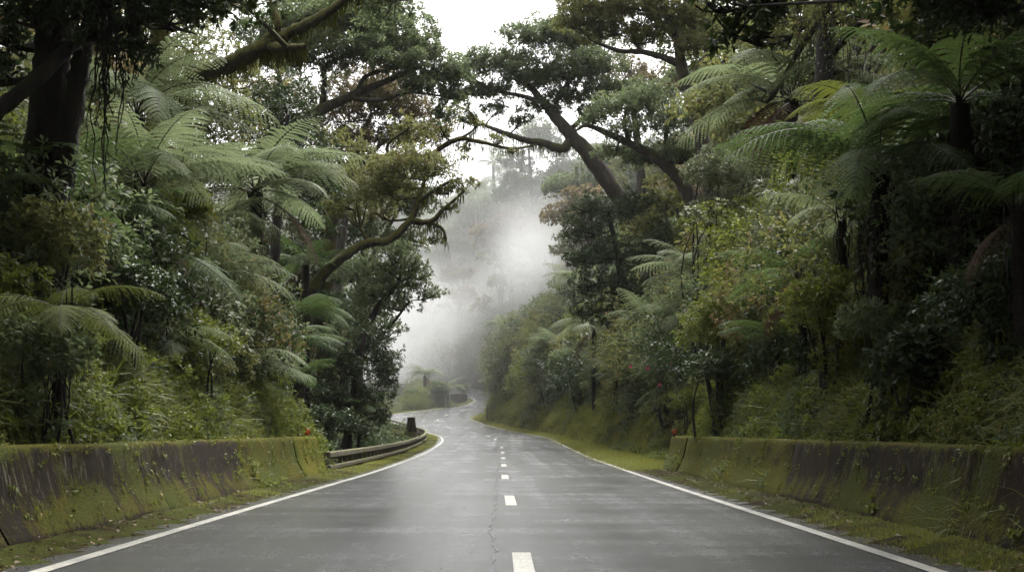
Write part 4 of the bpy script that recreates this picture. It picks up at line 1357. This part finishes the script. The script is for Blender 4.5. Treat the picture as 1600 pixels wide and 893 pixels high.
# right side
tree('leaning_tree', 'great leaning tree on the right with a thick dark trunk slanting over the misty road',
     [(1078, 480, 70, .72), (1040, 415, 70, .60), (990, 342, 70, .52), (942, 272, 70, .48), (906, 226, 70, .42), (872, 188, 70, .32), (842, 152, 70, .22), (815, 120, 70, .12), (790, 100, 70, .07)],
     [[(896, 214, 70, .28), (878, 232, 70, .25), (846, 223, 70, .22), (822, 219, 70, .18), (788, 208, 70, .14), (758, 196, 70, .09), (722, 190, 70, .05)],
      [(868, 184, 70, .18), (872, 150, 70, .14), (900, 118, 70, .1), (930, 100, 70, .06)],
      [(850, 160, 70, .16), (815, 150, 70, .12), (770, 140, 70, .09), (735, 120, 70, .05)],
      [(888, 205, 70, .15), (920, 175, 70, .11), (950, 150, 70, .07)]],
     [(735, 108, 70, 1.6, .7), (785, 98, 70, 1.8, .75), (828, 72, 70, 1.8, .8), (870, 50, 70, 1.9, .85), (765, 140, 70, 1.3, .5), (822, 125, 70, 1.7, .6), (872, 112, 70, 1.9, .7), (925, 105, 70, 1.9, .8),
      (890, 150, 70, 1.5, .5), (845, 168, 70, 1.1, .4), (950, 145, 70, 1.6, .6), (720, 150, 70, .8, .4), (775, 172, 70, .8, .35), (730, 188, 70, .7, .3), (905, 70, 71, 1.8, .7), (812, 190, 70, .7, .3), (935, 175, 70, 1.2, .5)],
     leaf=M_TREE, bark=B_TREE, leafL=.175, leafW=.08, dens=85, seed=21, group='large trees over the right bank', moss=16)
tree('forest_tree', 'tree right of the leaning trunk with a bent limb under a green crown',
     [(1110, 480, 63, .4), (1090, 360, 63, .36), (1068, 290, 63, .32), (1020, 243, 63, .26), (985, 225, 63, .2), (940, 204, 63, .15), (916, 196, 63, .11), (900, 204, 63, .06)],
     [[(985, 225, 63, .12), (975, 190, 63, .09), (985, 160, 63, .05)], [(1055, 276, 63, .16), (1040, 220, 63, .12), (1050, 170, 63, .08)]],
     [(965, 165, 63, 1.6, .7), (1015, 160, 63, 1.7, .8), (1050, 190, 63, 1.6, .8), (985, 200, 62, 1.2, .5), (1000, 250, 64, 1.3, .6), (1040, 240, 64, 1.3, .7), (930, 185, 63, .9, .4), (960, 235, 64, 1.0, .5), (1080, 240, 62, 1.3, .8)],
     leaf=M_TREE, bark=B_TREE, leafL=.165, leafW=.075, dens=72, seed=22, group='large trees over the right bank')
tree('olive_tree', 'tall olive green tree topping the right skyline beside the open white sky',
     [(1125, 420, 57, .42), (1105, 260, 57, .36), (1082, 160, 57, .32), (1066, 110, 57, .28), (1059, 66, 57, .2), (1040, 10, 57, .12)],
     [[(1064, 104, 57, .18), (1048, 94, 57, .16), (1006, 82, 57, .13), (966, 79, 57, .10), (930, 66, 57, .06)],
      [(1080, 155, 57, .16), (1110, 100, 57, .13), (1085, 47, 57, .09), (1070, 5, 57, .06)],
      [(1000, 82, 57, .08), (985, 50, 57, .06), (965, 20, 57, .04)]],
     [(905, 32, 57, 1.5, .6), (950, 18, 57, 1.8, .7), (1005, 8, 57, 1.9, .7), (960, 52, 57, 1.5, .5), (1045, 30, 57, 1.6, .7), (1090, 20, 56, 1.6, .8), (912, -5, 57, 1.4, .6), (1020, 60, 57, 1.4, .5), (1090, 75, 56, 1.2, .7), (960, -30, 57, 1.9, .7), (1050, -30, 57, 1.9, .7), (1110, 120, 56, 1.1, .6)],
     leaf=M_TREE_O, bark=B_TREE, leafL=.155, leafW=.07, dens=80, seed=23, group='large trees over the right bank')
tree('bronze_tree', 'brownish thin leaved tree in the gap under the right skyline crown',
     [(1010, 400, 75, .3), (1000, 260, 75, .26), (990, 170, 75, .18), (985, 110, 75, .09)], [],
     [(960, 105, 76, 1.7, .7), (1005, 115, 76, 1.7, .8), (985, 140, 76, 1.7, .7), (1030, 150, 76, 1.6, .8), (1060, 140, 76, 1.6, .8)],
     leaf=M_TREE_R, bark=B_GREY, leafL=.22, leafW=.09, dens=28, seed=24, group='large trees over the right bank')
tree('dark_tree', 'dark small leaved tree forming a ragged column below the leaning trunk',
     [(985, 600, 62, .28), (980, 500, 62, .24), (965, 400, 62, .18), (950, 330, 62, .08)], [],
     [(912, 325, 62, .9, .6), (955, 340, 62, 1.2, .8), (905, 365, 62, .9, .6), (940, 400, 61, 1.2, .8), (900, 410, 62, .7, .5), (915, 450, 62, 1.0, .7), (965, 450, 61, 1.2, .9), (1000, 400, 62, 1.2, .9), (940, 495, 61, 1.0, .7), (1010, 470, 61, 1.2, .8), (1000, 320, 63, 1.1, .7), (1030, 430, 62, 1.0, .8), (975, 510, 61, .9, .6), (910, 490, 62, .7, .5), (1040, 370, 62, 1.0, .7)],
     leaf=M_DARK, bark=B_DARK, leafL=.15, leafW=.065, dens=70, seed=25, group='large trees over the right bank', low=-.8)
tree('dark_tree', 'black leaved near tree at top right with one branch hanging into view',
     [(1760, 440, 14, .26), (1740, 250, 14, .24), (1715, 60, 14, .2), (1690, -140, 14, .14)],
     [[(1712, 30, 14, .1), (1560, -40, 13.8, .09), (1440, -40, 13.5, .08), (1330, -55, 13, .07), (1230, -25, 12.7, .05), (1165, 10, 12.5, .03), (1140, 60, 12.5, .015)],
      [(1712, 60, 14, .1), (1740, -30, 13, .07), (1800, -80, 12, .04)]],
     [(1150, 45, 12.5, .28, .32), (1120, 8, 12.5, .3, .18), (1195, 5, 12.7, .4, .22), (1280, -35, 13, .6, .28), (1380, -50, 13.3, .8, .35), (1480, -40, 13.6, .9, .4), (1570, 0, 13, .8, .4), (1190, 60, 12.6, .16, .2), (1420, -170, 13, 1.8, .5), (1560, -190, 14, 1.8, .6), (1650, -80, 12, 1.3, .5), (1250, -150, 13, 1.5, .4), (1500, 25, 14.5, .5, .3)],
     leaf=M_DARK, bark=B_DARK, leafL=.11, leafW=.05, dens=110, seed=26, shade_pads=[(5.2, 9, 6.6, 1.9, .6), (4.8, 5.5, 6.2, 1.8, .6), (6.8, 6.5, 6.0, 2.0, .7), (6.0, 12.5, 8.2, 1.8, .6), (6.2, 2.5, 6.2, 2.0, .7), (3.4, 7, 7.6, 1.5, .5), (8, 11, 7.8, 2.2, .8), (5, -1, 6, 2.2, .7), (8.2, 15, 9.2, 2.0, .8), (2.2, 4, 7.2, 1.7, .5), (1.5, 0, 7, 1.8, .5), (2.4, -4, 7, 2, .6), (4.5, -8, 6.5, 2.2, .7), (2.4, 8.5, 8.0, 1.5, .5)], group='large trees over the right bank')  # extra unseen canopy over the road, added to shade the near right side
tree('forest_tree', 'shaded tree with hanging creepers behind the pale tree fern at upper right',
     [(1290, 330, 30, .26), (1285, 200, 30, .24), (1290, 60, 30, .2), (1300, -80, 30, .14)],
     [[(1288, 100, 30, .1), (1340, 40, 29, .07), (1400, 0, 28, .04)]],
     [(1190, 60, 33, 1.0, .7), (1240, 40, 32, 1.0, .7), (1300, 30, 30, 1.0, .7), (1360, 20, 29, 1.0, .6), (1230, -20, 32, 1.4, .7), (1330, -50, 30, 1.5, .7), (1430, 20, 27, 1.0, .7), (1290, 110, 32, .9, .6), (1180, 130, 36, .9, .7)],
     leaf=M_TREE_O, bark=B_DARK, leafL=.11, leafW=.055, dens=75, seed=27, shade_pads=[(8.5, 20, 10.8, 2, .7), (9.5, 25, 12.5, 2.2, .8), (7, 23, 12, 1.9, .7), (11, 29, 13.5, 2.3, .8)], group='large trees over the right bank', moss=0)  # overhead pads out of view are added to shade the right bank
tree('forest_tree', 'deep shaded tree filling the far upper right corner',
     [(1540, 330, 22, .14), (1533, 200, 22, .13), (1520, 60, 22, .11), (1524, -80, 22, .08)], [],
     [(1500, 40, 22, 1.0, .6), (1580, 60, 21, 1.0, .7), (1450, -20, 23, 1.2, .6), (1550, -30, 22, 1.3, .6), (1590, 160, 21, .8, .7), (1470, 110, 24, .8, .5), (1640, 20, 20, 1.2, .8), (1560, 230, 21, .7, .5)],
     leaf=M_DARK, bark=B_DARK, leafL=.11, leafW=.05, dens=85, seed=28, shade_pads=[(7, 17, 9.6, 1.8, .7), (10, 18, 10.4, 2, .8), (12, 22, 12, 2.2, .9), (6, 20, 10.8, 1.6, .6)], group='large trees over the right bank')  # more unseen pads above, added for shade on the right bank
tree('forest_tree', 'bushy tree at the inside corner where the far road slips behind the right bank',
     [(806, 660, 116, .22), (806, 630, 116, .2), (808, 590, 116, .15), (812, 560, 116, .08)], [],
     [(798, 585, 115, 1.7, 1.3), (820, 560, 115, 1.9, 1.2), (790, 612, 114, 1.2, 1.2), (826, 600, 113, 1.9, 1.3), (848, 575, 112, 1.9, 1.3), (795, 636, 114, .9, .8), (810, 545, 117, 1.7, 1.0)],
     leaf=M_TREE_O, bark=B_DARK, leafL=.26, leafW=.12, dens=34, seed=29, group='large trees over the right bank', low=-.9)

tree('misty_tree', 'tall pale tree on the hillside seen through the gap left of the leaning trunk',
     [(838, 470, 182, .5), (836, 380, 182, .42), (830, 290, 182, .3), (826, 230, 182, .15)],
     [[(835, 350, 182, .25), (800, 290, 182, .15)], [(833, 320, 182, .25), (870, 260, 182, .15)]],
     [(800, 250, 182, 3.0, 1.6), (840, 215, 182, 3.2, 1.7), (875, 235, 182, 3.0, 1.7), (815, 290, 182, 3.0, 1.6), (860, 285, 182, 3.2, 1.8), (890, 300, 182, 2.6, 1.8), (790, 310, 182, 2.4, 1.4), (850, 340, 182, 3.0, 1.8)],
     leaf=M_TREE, bark=B_GREY, leafL=.42, leafW=.2, dens=13, seed=41, group='tall trees in the valley mist', low=-.7)
tree('misty_tree', 'rusty gold domed tree standing in the mist below the sky gap',
     [(800, 480, 176, .45), (798, 420, 176, .36), (792, 370, 176, .2)],
     [[(797, 400, 176, .2), (765, 362, 176, .12)]],
     [(760, 362, 176, 2.6, 1.1), (795, 345, 176, 3.0, 1.2), (830, 355, 176, 2.6, 1.3), (775, 380, 176, 2.6, 1.0), (815, 380, 176, 2.8, 1.2)],
     leaf=M_TREE_R, bark=B_GREY, leafL=.42, leafW=.2, dens=13, seed=42, group='tall trees in the valley mist', low=-.7)

# ------------------------------------------------------------------ tree ferns
tree_fern(32, 350, 17, 2.0, 'dark tree fern with broad fronds at the left edge of the photo', seed=1, kind=1, n=15, dead=2)
tree_fern(213, 186, 23, 2.55, 'tall pale tree fern on a black trunk under the dark left canopy', seed=2, n=16, dead=1, tr=.17, trunk_px=420)
tree_fern(225, 292, 20.5, 2.0, 'pale tree fern spreading in front of the tall black fern trunk on the left', seed=3, n=15, dead=1, tr=.13)
tree_fern(400, 302, 31, 2.7, 'largest pale green tree fern on the left, fronds layered like an umbrella', seed=4, n=20, dead=3, tr=.2, trunk_px=470)
tree_fern(312, 432, 25, 1.75, 'low bright tree fern with a rust red frond halfway up the left bank', seed=6, n=12, dead=3)
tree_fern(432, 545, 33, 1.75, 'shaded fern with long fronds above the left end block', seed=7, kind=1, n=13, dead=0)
tree_fern(375, 575, 26, 1.5, 'pale fern drooping low on the bank above the half green left barrier', seed=8, n=12, dead=0)
tree_fern(95, 490, 13, 1.1, 'yellow green fern with hanging fronds low at the far left', seed=9, kind=2, n=9, dead=0, tilt=.3)
tree_fern(160, 262, 26, 2.0, 'yellowish tree fern half hidden behind the hanging vines', seed=10, kind=2, n=13, dead=0)
tree_fern(470, 500, 40, 1.9, 'dim fern at the foot of the crooked mossy tree', seed=11, kind=1, n=12, dead=1)
tree_fern(560, 640, 43, 1.2, 'small dark fern against the guard rail foliage', seed=12, kind=1, n=10, dead=1)
tree_fern(255, 400, 22, 1.5, 'fern of mostly rusty dead fronds on the left bank', seed=13, kind=1, n=3, dead=6)
tree_fern(1238, 156, 34, 3.1, 'pale tree fern with big drooping fronds at the upper right', seed=21, n=15, dead=4, tr=.2, trunk_px=380)
tree_fern(1375, 262, 17, 2.1, 'near dark tree fern on a bare black trunk on the right bank', seed=22, kind=1, n=17, dead=0, tr=.16, trunk_px=500)
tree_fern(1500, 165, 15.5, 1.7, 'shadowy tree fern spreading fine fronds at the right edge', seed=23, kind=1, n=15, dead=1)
tree_fern(1345, 175, 20, 1.35, 'yellow green tree fern glowing behind the near dark fern', seed=24, kind=2, n=9, dead=0)
tree_fern(1095, 445, 44, 2.8, 'pale fern with one brick red frond over the right bank bushes', seed=25, n=13, dead=3)
tree_fern(897, 440, 88, 2.3, 'pale fern poking out of the dark leaf column beside the mist', seed=26, n=11, dead=1)
tree_fern(1018, 508, 56, 2.3, 'mid green fern below the dark leaf column', seed=27, n=12, dead=1)
tree_fern(928, 516, 72, 2.6, 'flat spreading fern on the right slope above the verge', seed=28, n=13, dead=1)
tree_fern(868, 540, 98, 2.4, 'fern on the right slope nearest the mist', seed=29, n=12, dead=1)
tree_fern(785, 510, 142, 2.7, 'lone palm like tree fern standing pale in the mist', seed=30, n=14, dead=2, tr=.26, group='distant tree ferns')
tree_fern(771, 256, 215, 3.6, 'far palm like tree fern on the skyline by the sky gap', seed=31, n=13, dead=1, tr=.3, group='distant tree ferns')
tree_fern(664, 586, 140, 2.4, 'light tree fern standing up among the hairpin bushes', seed=32, n=13, dead=1, tr=.2, group='distant tree ferns')
tree_fern(700, 603, 139, 2.0, 'low pale fern leaning over the hairpin bushes near the wall', seed=33, n=11, dead=0, group='distant tree ferns')
tree_fern(862, 608, 97, 1.4, 'small fern over the cut bank halfway along the right verge', seed=34, n=10, dead=0)
tree_fern(1255, 435, 22, 1.5, 'fern with long rusty fronds among the right bank shrubs', seed=35, kind=1, n=4, dead=5)
tree_fern(1315, 345, 20, 1.2, 'single pale fern behind the near black fern trunk', seed=36, n=8, dead=0, tr=.07)
tree_fern(1590, 330, 12.5, 1.0, 'dying fern with brown fronds cut by the right edge', seed=37, kind=1, n=5, dead=2)
tree_fern(1150, 600, 27, 1.1, 'low fern at the foot of the round shrub on the right bank', seed=38, kind=1, n=10, dead=1)

tree_fern(392, 492, 29, 1.25, 'small pale fern halfway down the left bank under the pale spotted shrub', seed=41, n=10, dead=1)
tree_fern(462, 596, 35, 1.25, 'shaded small fern just over the yellow mossy end block', seed=42, kind=1, n=10, dead=0)
tree_fern(478, 415, 43, 1.7, 'dim tree fern beside the slender dark trunk', seed=43, kind=1, n=12, dead=1)
tree_fern(148, 345, 19, 1.3, 'mid green fern between the far left fern and the blackish shrub', seed=44, kind=1, n=10, dead=1)
tree_fern(335, 365, 29, 1.6, 'pale fern tucked under the largest left tree fern', seed=45, n=11, dead=2)
tree_fern(250, 540, 20, 1.1, 'fern drooping over the mossy cut of the left bank', seed=46, n=9, dead=1)
tree_fern(962, 590, 62, 1.6, 'fern on the lip of the cut bank under the deep green shrub', seed=47, n=10, dead=0)
tree_fern(1062, 500, 43, 1.6, 'fern left of the round green shrub on the right bank', seed=48, n=10, dead=1)
tree_fern(1212, 540, 24, 1.1, 'dull fern above the middle of the green right barrier', seed=49, kind=1, n=10, dead=1)
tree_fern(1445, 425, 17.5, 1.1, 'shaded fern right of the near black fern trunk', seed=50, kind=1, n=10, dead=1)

# ------------------------------------------------------------------ shrubs
shrub('shrub', 'silvery pale small leaved shrub below the upper right tree fern', 1130, 268, 40, 1.5, 1.1, M_PALE, .10, .045, 95, 1)
shrub('shrub', 'yellow green shrub with pointed leaf rosettes right of the leaning trunk', 1112, 350, 37, 1.2, .95, M_YEL, .17, .038, 60, 2, style='rosette')
shrub('rhododendron', 'rhododendron with whorls of narrow leaves left of the near fern trunk', 1250, 310, 26, 1.0, .8, M_PALE, .15, .03, 60, 3, style='rosette')
shrub('shrub', 'large sunlit yellow green shrub in the middle of the right bank', 1175, 405, 30, 1.35, 1.1, M_YEL, .075, .036, 130, 4, lumps=8)
shrub('shrub', 'round dense green shrub directly above the right barrier far end', 1128, 505, 28, 1.0, .95, M_YEL, .07, .032, 130, 5, lumps=8)
shrub('shrub', 'dark shrub under the round green one on the right bank', 1120, 570, 27, .8, .6, M_DARK, .08, .036, 120, 6)
fl = shrub('flowering_shrub', 'loose shrub dotted with pink flowers above the grassy right verge', 1040, 575, 45, 1.6, 1.0, M_PALE, .12, .05, 75, 7, cat='shrub')
rg = np.random.default_rng(77)
for (px, py) in ((1047, 567), (1012, 575), (1066, 590), (985, 572), (1030, 600), (1052, 548)):
    p = W(px, py, 43.6) - np.array(fl.location)
    mb = MB()
    for q in range(6):
        a = q * 1.047
        mb.leaves(p, [math.cos(a), -.7, math.sin(a)], [0, -1, .2], .085, .07, .1, .1)
    mb.build('blossom', M_PINK, fl)
shrub('shrub', 'pale leafy shrub between the two ferns below the dark leaf column', 985, 560, 56, 1.5, 1.0, M_PALE, .14, .06, 60, 8)
shrub('shrub', 'deep green shrub on the right slope overhanging the cut bank', 905, 565, 80, 2.0, 1.3, M_TREE, .16, .07, 55, 9)
shrub('shrub', 'broad dull green shrub on the right slope beside the corner tree', 855, 565, 98, 2.5, 1.6, M_TREE, .2, .09, 40, 10)
shrub('shrub', 'yellowish shrub at the end of the right bank by the dull reflector', 1082, 628, 36, .7, .5, M_YEL, .10, .045, 95, 11)
shrub('shrub', 'bright yellow green sapling among the left tree ferns', 292, 325, 23, .5, .5, M_YEL, .13, .06, 85, 12)
shrub('shrub', 'pale spotted shrub below the largest left tree fern', 372, 415, 28.5, .75, .6, M_PALE, .10, .05, 85, 13)
shrub('shrub', 'big blackish shrub in the middle of the left bank', 190, 470, 17.5, 1.0, .8, M_DARK, .08, .04, 130, 14, lumps=8)
shrub('shrub', 'yellow green shrub low on the left bank over the barrier', 318, 525, 21, .7, .6, M_YEL, .07, .034, 130, 15)
shrub('shrub', 'dark shrub pressed against the near end of the guard rail', 520, 655, 37, .8, .7, M_DARK, .10, .045, 95, 16)
shrub('shrub', 'small yellow plant between the guard rail and the concrete pillar', 631, 690, 71, .7, .6, M_YEL, .12, .05, 70, 17)
shrub('shrub', 'green bush at the left among the hairpin bushes under the light tree fern', 655, 618, 137, 1.7, 1.3, M_TREE, .22, .1, 36, 18, group='bushes inside the hairpin')
shrub('shrub', 'bluish green bush in the middle of the hairpin bushes', 688, 612, 138, 1.9, 1.4, M_TREE, .22, .1, 36, 19, group='bushes inside the hairpin')
shrub('shrub', 'small bush growing right on top of the far curved wall', 726, 606, 149, .9, .9, M_PALE, .2, .09, 40, 20, group='bushes inside the hairpin')
shrub('shrub', 'dark glossy shrub on the right bank behind the long brown barrier', 1430, 560, 15, .6, .5, M_DARK, .12, .055, 110, 21)
shrub('shrub', 'olive shrub right of the near fern trunk', 1480, 420, 16.5, .8, .6, M_TREE_O, .09, .04, 110, 22)


shrub('shrub', 'mid green shrub hiding the foot of the near black fern trunk', 1385, 500, 16.4, .7, .5, M_TREE, .09, .042, 120, 31)
shrub('shrub', 'yellow green shrub between the rusty fern and the near black fern trunk', 1290, 470, 19.5, .8, .8, M_YEL, .085, .04, 120, 32)
shrub('shrub', 'dark shrub under the low far left fern', 60, 560, 12.4, .55, .5, M_TREE, .08, .038, 130, 33)
shrub('shrub', 'olive shrub in front of the forked dark trunk on the left', 85, 385, 15.2, .7, .7, M_TREE_O, .085, .038, 120, 34)
shrub('shrub', 'dark shrub at the right edge under the dying brown fern', 1560, 470, 13, .8, .6, M_DARK, .09, .04, 120, 35)
shrub('shrub', 'leafy green shrub on the left bank under the low bright fern', 330, 478, 23.5, .8, .6, M_TREE, .085, .04, 110, 36)

# ------------------------------------------------------------------ vines, litter
def vines(label, strands, seed, leafy=14, mat=M_DARK):
    rg = np.random.default_rng(seed)
    top = W(*strands[0][:3])
    root = empty('hanging_vine', top, label, 'vine', 'hanging vines')
    mb, lf = MB(), MB()
    for (px, py, d, L) in strands:
        a = W(px, py, d) - top
        n = 12
        t = np.linspace(0, 1, n)
        p = a + np.column_stack([np.cumsum(rg.normal(0, .03, n)), np.cumsum(rg.normal(0, .03, n)), -t * L])
        mb.tube(p, np.linspace(.014, .006, n), 4)
        k = int(leafy * L)
        i = rg.integers(0, n, k)
        a2 = rg.uniform(0, 6.28, k)
        D = np.column_stack([np.cos(a2), np.sin(a2), rg.uniform(-1.4, -.2, k)])
        lf.leaves(p[i] + rg.normal(0, .03, (k, 3)), D, np.column_stack([np.cos(a2), np.sin(a2), a2 * 0 + .8]), rg.uniform(.05, .11, k), .04, .15, .2, rg.uniform(.1, .8, k))
    mb.build('stem', B_DARK, root)
    lf.build('leaves', mat, root)


r2 = np.random.default_rng(5)
vines('curtain of thin dark vines hanging in front of the left tree ferns', [(165 + r2.normal(0, 9), -30 + r2.uniform(0, 60), 15.3 + r2.normal(0, .1), r2.uniform(1.1, 2.3)) for _ in range(16)], 1, 10)
vines('short thick leafy vine dangling from the dark left canopy', [(212 + r2.normal(0, 5), -30 + r2.uniform(0, 30), 15.4 + r2.normal(0, .08), r2.uniform(.8, 1.25)) for _ in range(9)], 2, 34)
vines('dry vines hanging beside the near black fern trunk on the right', [(1365 + r2.normal(0, 22), 330 + r2.uniform(0, 50), 16.8 + r2.normal(0, .1), r2.uniform(.6, 1.4)) for _ in range(16)], 3, 7, M_DEAD)
vines('creepers trailing from the shaded tree at upper right', [(1300 + r2.normal(0, 30), 0 + r2.uniform(0, 60), 28.5 + r2.normal(0, .3), r2.uniform(1.2, 2.8)) for _ in range(14)], 4, 10)

# small plants rooted in the joints and faces of the barriers
rg = np.random.default_rng(91)
mb = MB()
for side, xf in ((-1, XB_L), (1, XB_R)):
    n = 230
    y = rg.uniform(8.5, 28 if side < 0 else 30, n)
    j = rg.random(n)
    prof = np.array(BAR_PROF[3:14])
    k = rg.integers(0, len(prof), n)
    P = np.column_stack([xf + side * (prof[k, 0] - .01), y, prof[k, 1]])
    for p in P:
        m = rg.integers(4, 11)
        a = rg.uniform(0, 6.28, m)
        D = np.column_stack([-side * rg.uniform(.3, 1, m), np.cos(a), np.sin(a)])
        mb.leaves(np.repeat(p[None], m, 0) + rg.normal(0, .02, (m, 3)), D, np.array([[-side * .8, 0, .6]]) + rg.normal(0, .3, (m, 3)), rg.uniform(.02, .065, m), rg.uniform(.015, .035, m), .1, .2, rg.uniform(.2, 1, m))
tag(mb.build('wall_weeds', M_YEL), 'tiny weeds rooted all over the mossy barrier faces', 'weeds', kind='stuff')
mb = MB()
n = 800
for side in (-1, 1):
    y = 7.5 + 30 * rg.uniform(0, 1, n) ** 1.5
    off = rg.uniform(.08, .95, n) ** 1.0
    x = np.where(side < 0, np.interp(y, L_S[:60, 1], L_S[:60, 0]), np.interp(y, R_S[:60, 1], R_S[:60, 0])) + side * off
    z = np.maximum(height(np.column_stack([x, y])), zr(y)) + .012
    a = rg.uniform(0, 6.28, n)
    sz = rg.uniform(.025, .085, n)
    mb.leaves(np.column_stack([x, y, z]), np.column_stack([np.cos(a), np.sin(a), rg.normal(0, .15, n)]), np.column_stack([rg.normal(0, .35, n), rg.normal(0, .35, n), np.ones(n)]), sz, sz * .55, .2, .15, rg.uniform(0, 1, n) ** 2)
y = rg.uniform(8, 40, 46); x = rg.uniform(-3, 3, 46)
a = rg.uniform(0, 6.28, 46)
mb.leaves(np.column_stack([x, y, zr(y) + .01]), np.column_stack([np.cos(a), np.sin(a), a * 0 + .1]), np.column_stack([a * 0 + .1, a * 0, a * 0 + 1]), rg.uniform(.02, .06, 46), .025, .3, .1, rg.uniform(0, .35, 46))
tag(mb.build('fallen_leaves', M_LITTER), 'dead leaves scattered along the gutters and a few on the road', 'leaves', kind='stuff')
# ------------------------------------------------------------------ haze and the drifting mist
def volume_box(name, lo, hi, mat, label, cat):
    lo, hi = np.array(lo, float), np.array(hi, float)
    mb = MB()
    mb.box((0, 0, 0), hi - lo)
    o = mb.build(name, mat, smooth=False)
    o.location = (lo + hi) / 2
    return tag(o, label, cat, kind='stuff')


hm = bpy.data.materials.new('haze_air'); hm.use_nodes = True
hm.node_tree.nodes.clear()
ho = hm.node_tree.nodes.new('ShaderNodeOutputMaterial')
hv = hm.node_tree.nodes.new('ShaderNodeVolumePrincipled')
hv.inputs['Color'].default_value = (.96, .98, 1.0, 1)
hv.inputs['Density'].default_value = .00016
hv.inputs['Anisotropy'].default_value = .0
hm.node_tree.links.new(hv.outputs[0], ho.inputs['Volume'])
volume_box('haze', (-170, -45, -30), (170, 440, 75), hm, 'thin pale haze in the forest air', 'haze')


def mist_mat(name, dens, scale=.07, soft=False):
    m = NT(name)
    tc = m.n('TexCoord')
    P = tc.outputs['Object']                      # the mist mesh is a unit ball: radius falls off to nothing at its skin
    rad = m.n('VectorMath', operation='LENGTH', ) if False else m.n('VectorMath', operation='LENGTH')
    m.t.links.new(P, rad.inputs[0])
    W0 = m.n('NewGeometry').outputs['Position']
    big = m.noise(W0, scale, 4, .6)
    fall = m.ramp(rad.outputs['Value'], .25, .98, 1, 0)
    f = m.math('ADD', m.math('MULTIPLY', fall, .95), m.math('MULTIPLY_ADD', big, 2.5, -1.45))
    f = m.math('MULTIPLY', m.math('MAXIMUM', f, 0.0), m.math('MULTIPLY', fall, dens))
    if soft: f = m.math('MULTIPLY', fall, dens)
    v = m.n('VolumePrincipled')
    v.inputs['Color'].default_value = (1, 1, 1, 1)
    m.put(v.inputs['Density'], f)
    m.t.links.new(v.outputs[0], m.out.inputs['Volume'])
    return m.mat


def mist(label, c, r, dens, soft=False):
    bpy_me = bpy.data.meshes.new('mist')
    import bmesh
    bm = bmesh.new()
    bmesh.ops.create_icosphere(bm, subdivisions=3, radius=1.0)
    bm.to_mesh(bpy_me); bm.free()
    o = bpy.data.objects.new('mist', bpy_me)
    COL.objects.link(o)
    bpy_me.materials.append(mist_mat('mist_vapour', dens, soft=soft))
    o.location = c; o.scale = r
    return tag(o, label, 'mist', kind='stuff')


mist('white mist drifting up through the valley beyond the bend', W(712, 500, 195), (33, 42, 14), .095)
mist('low mist lying on the slope under the far road', W(690, 575, 190), (28, 30, 9), .14)
mist('thin wisp of mist rising beside the right hand trees', W(825, 410, 150), (10, 22, 12), .06)
mist('faint mist filling the whole valley between the far hillsides', W(760, 480, 222), (90, 168, 62), .0030, True)
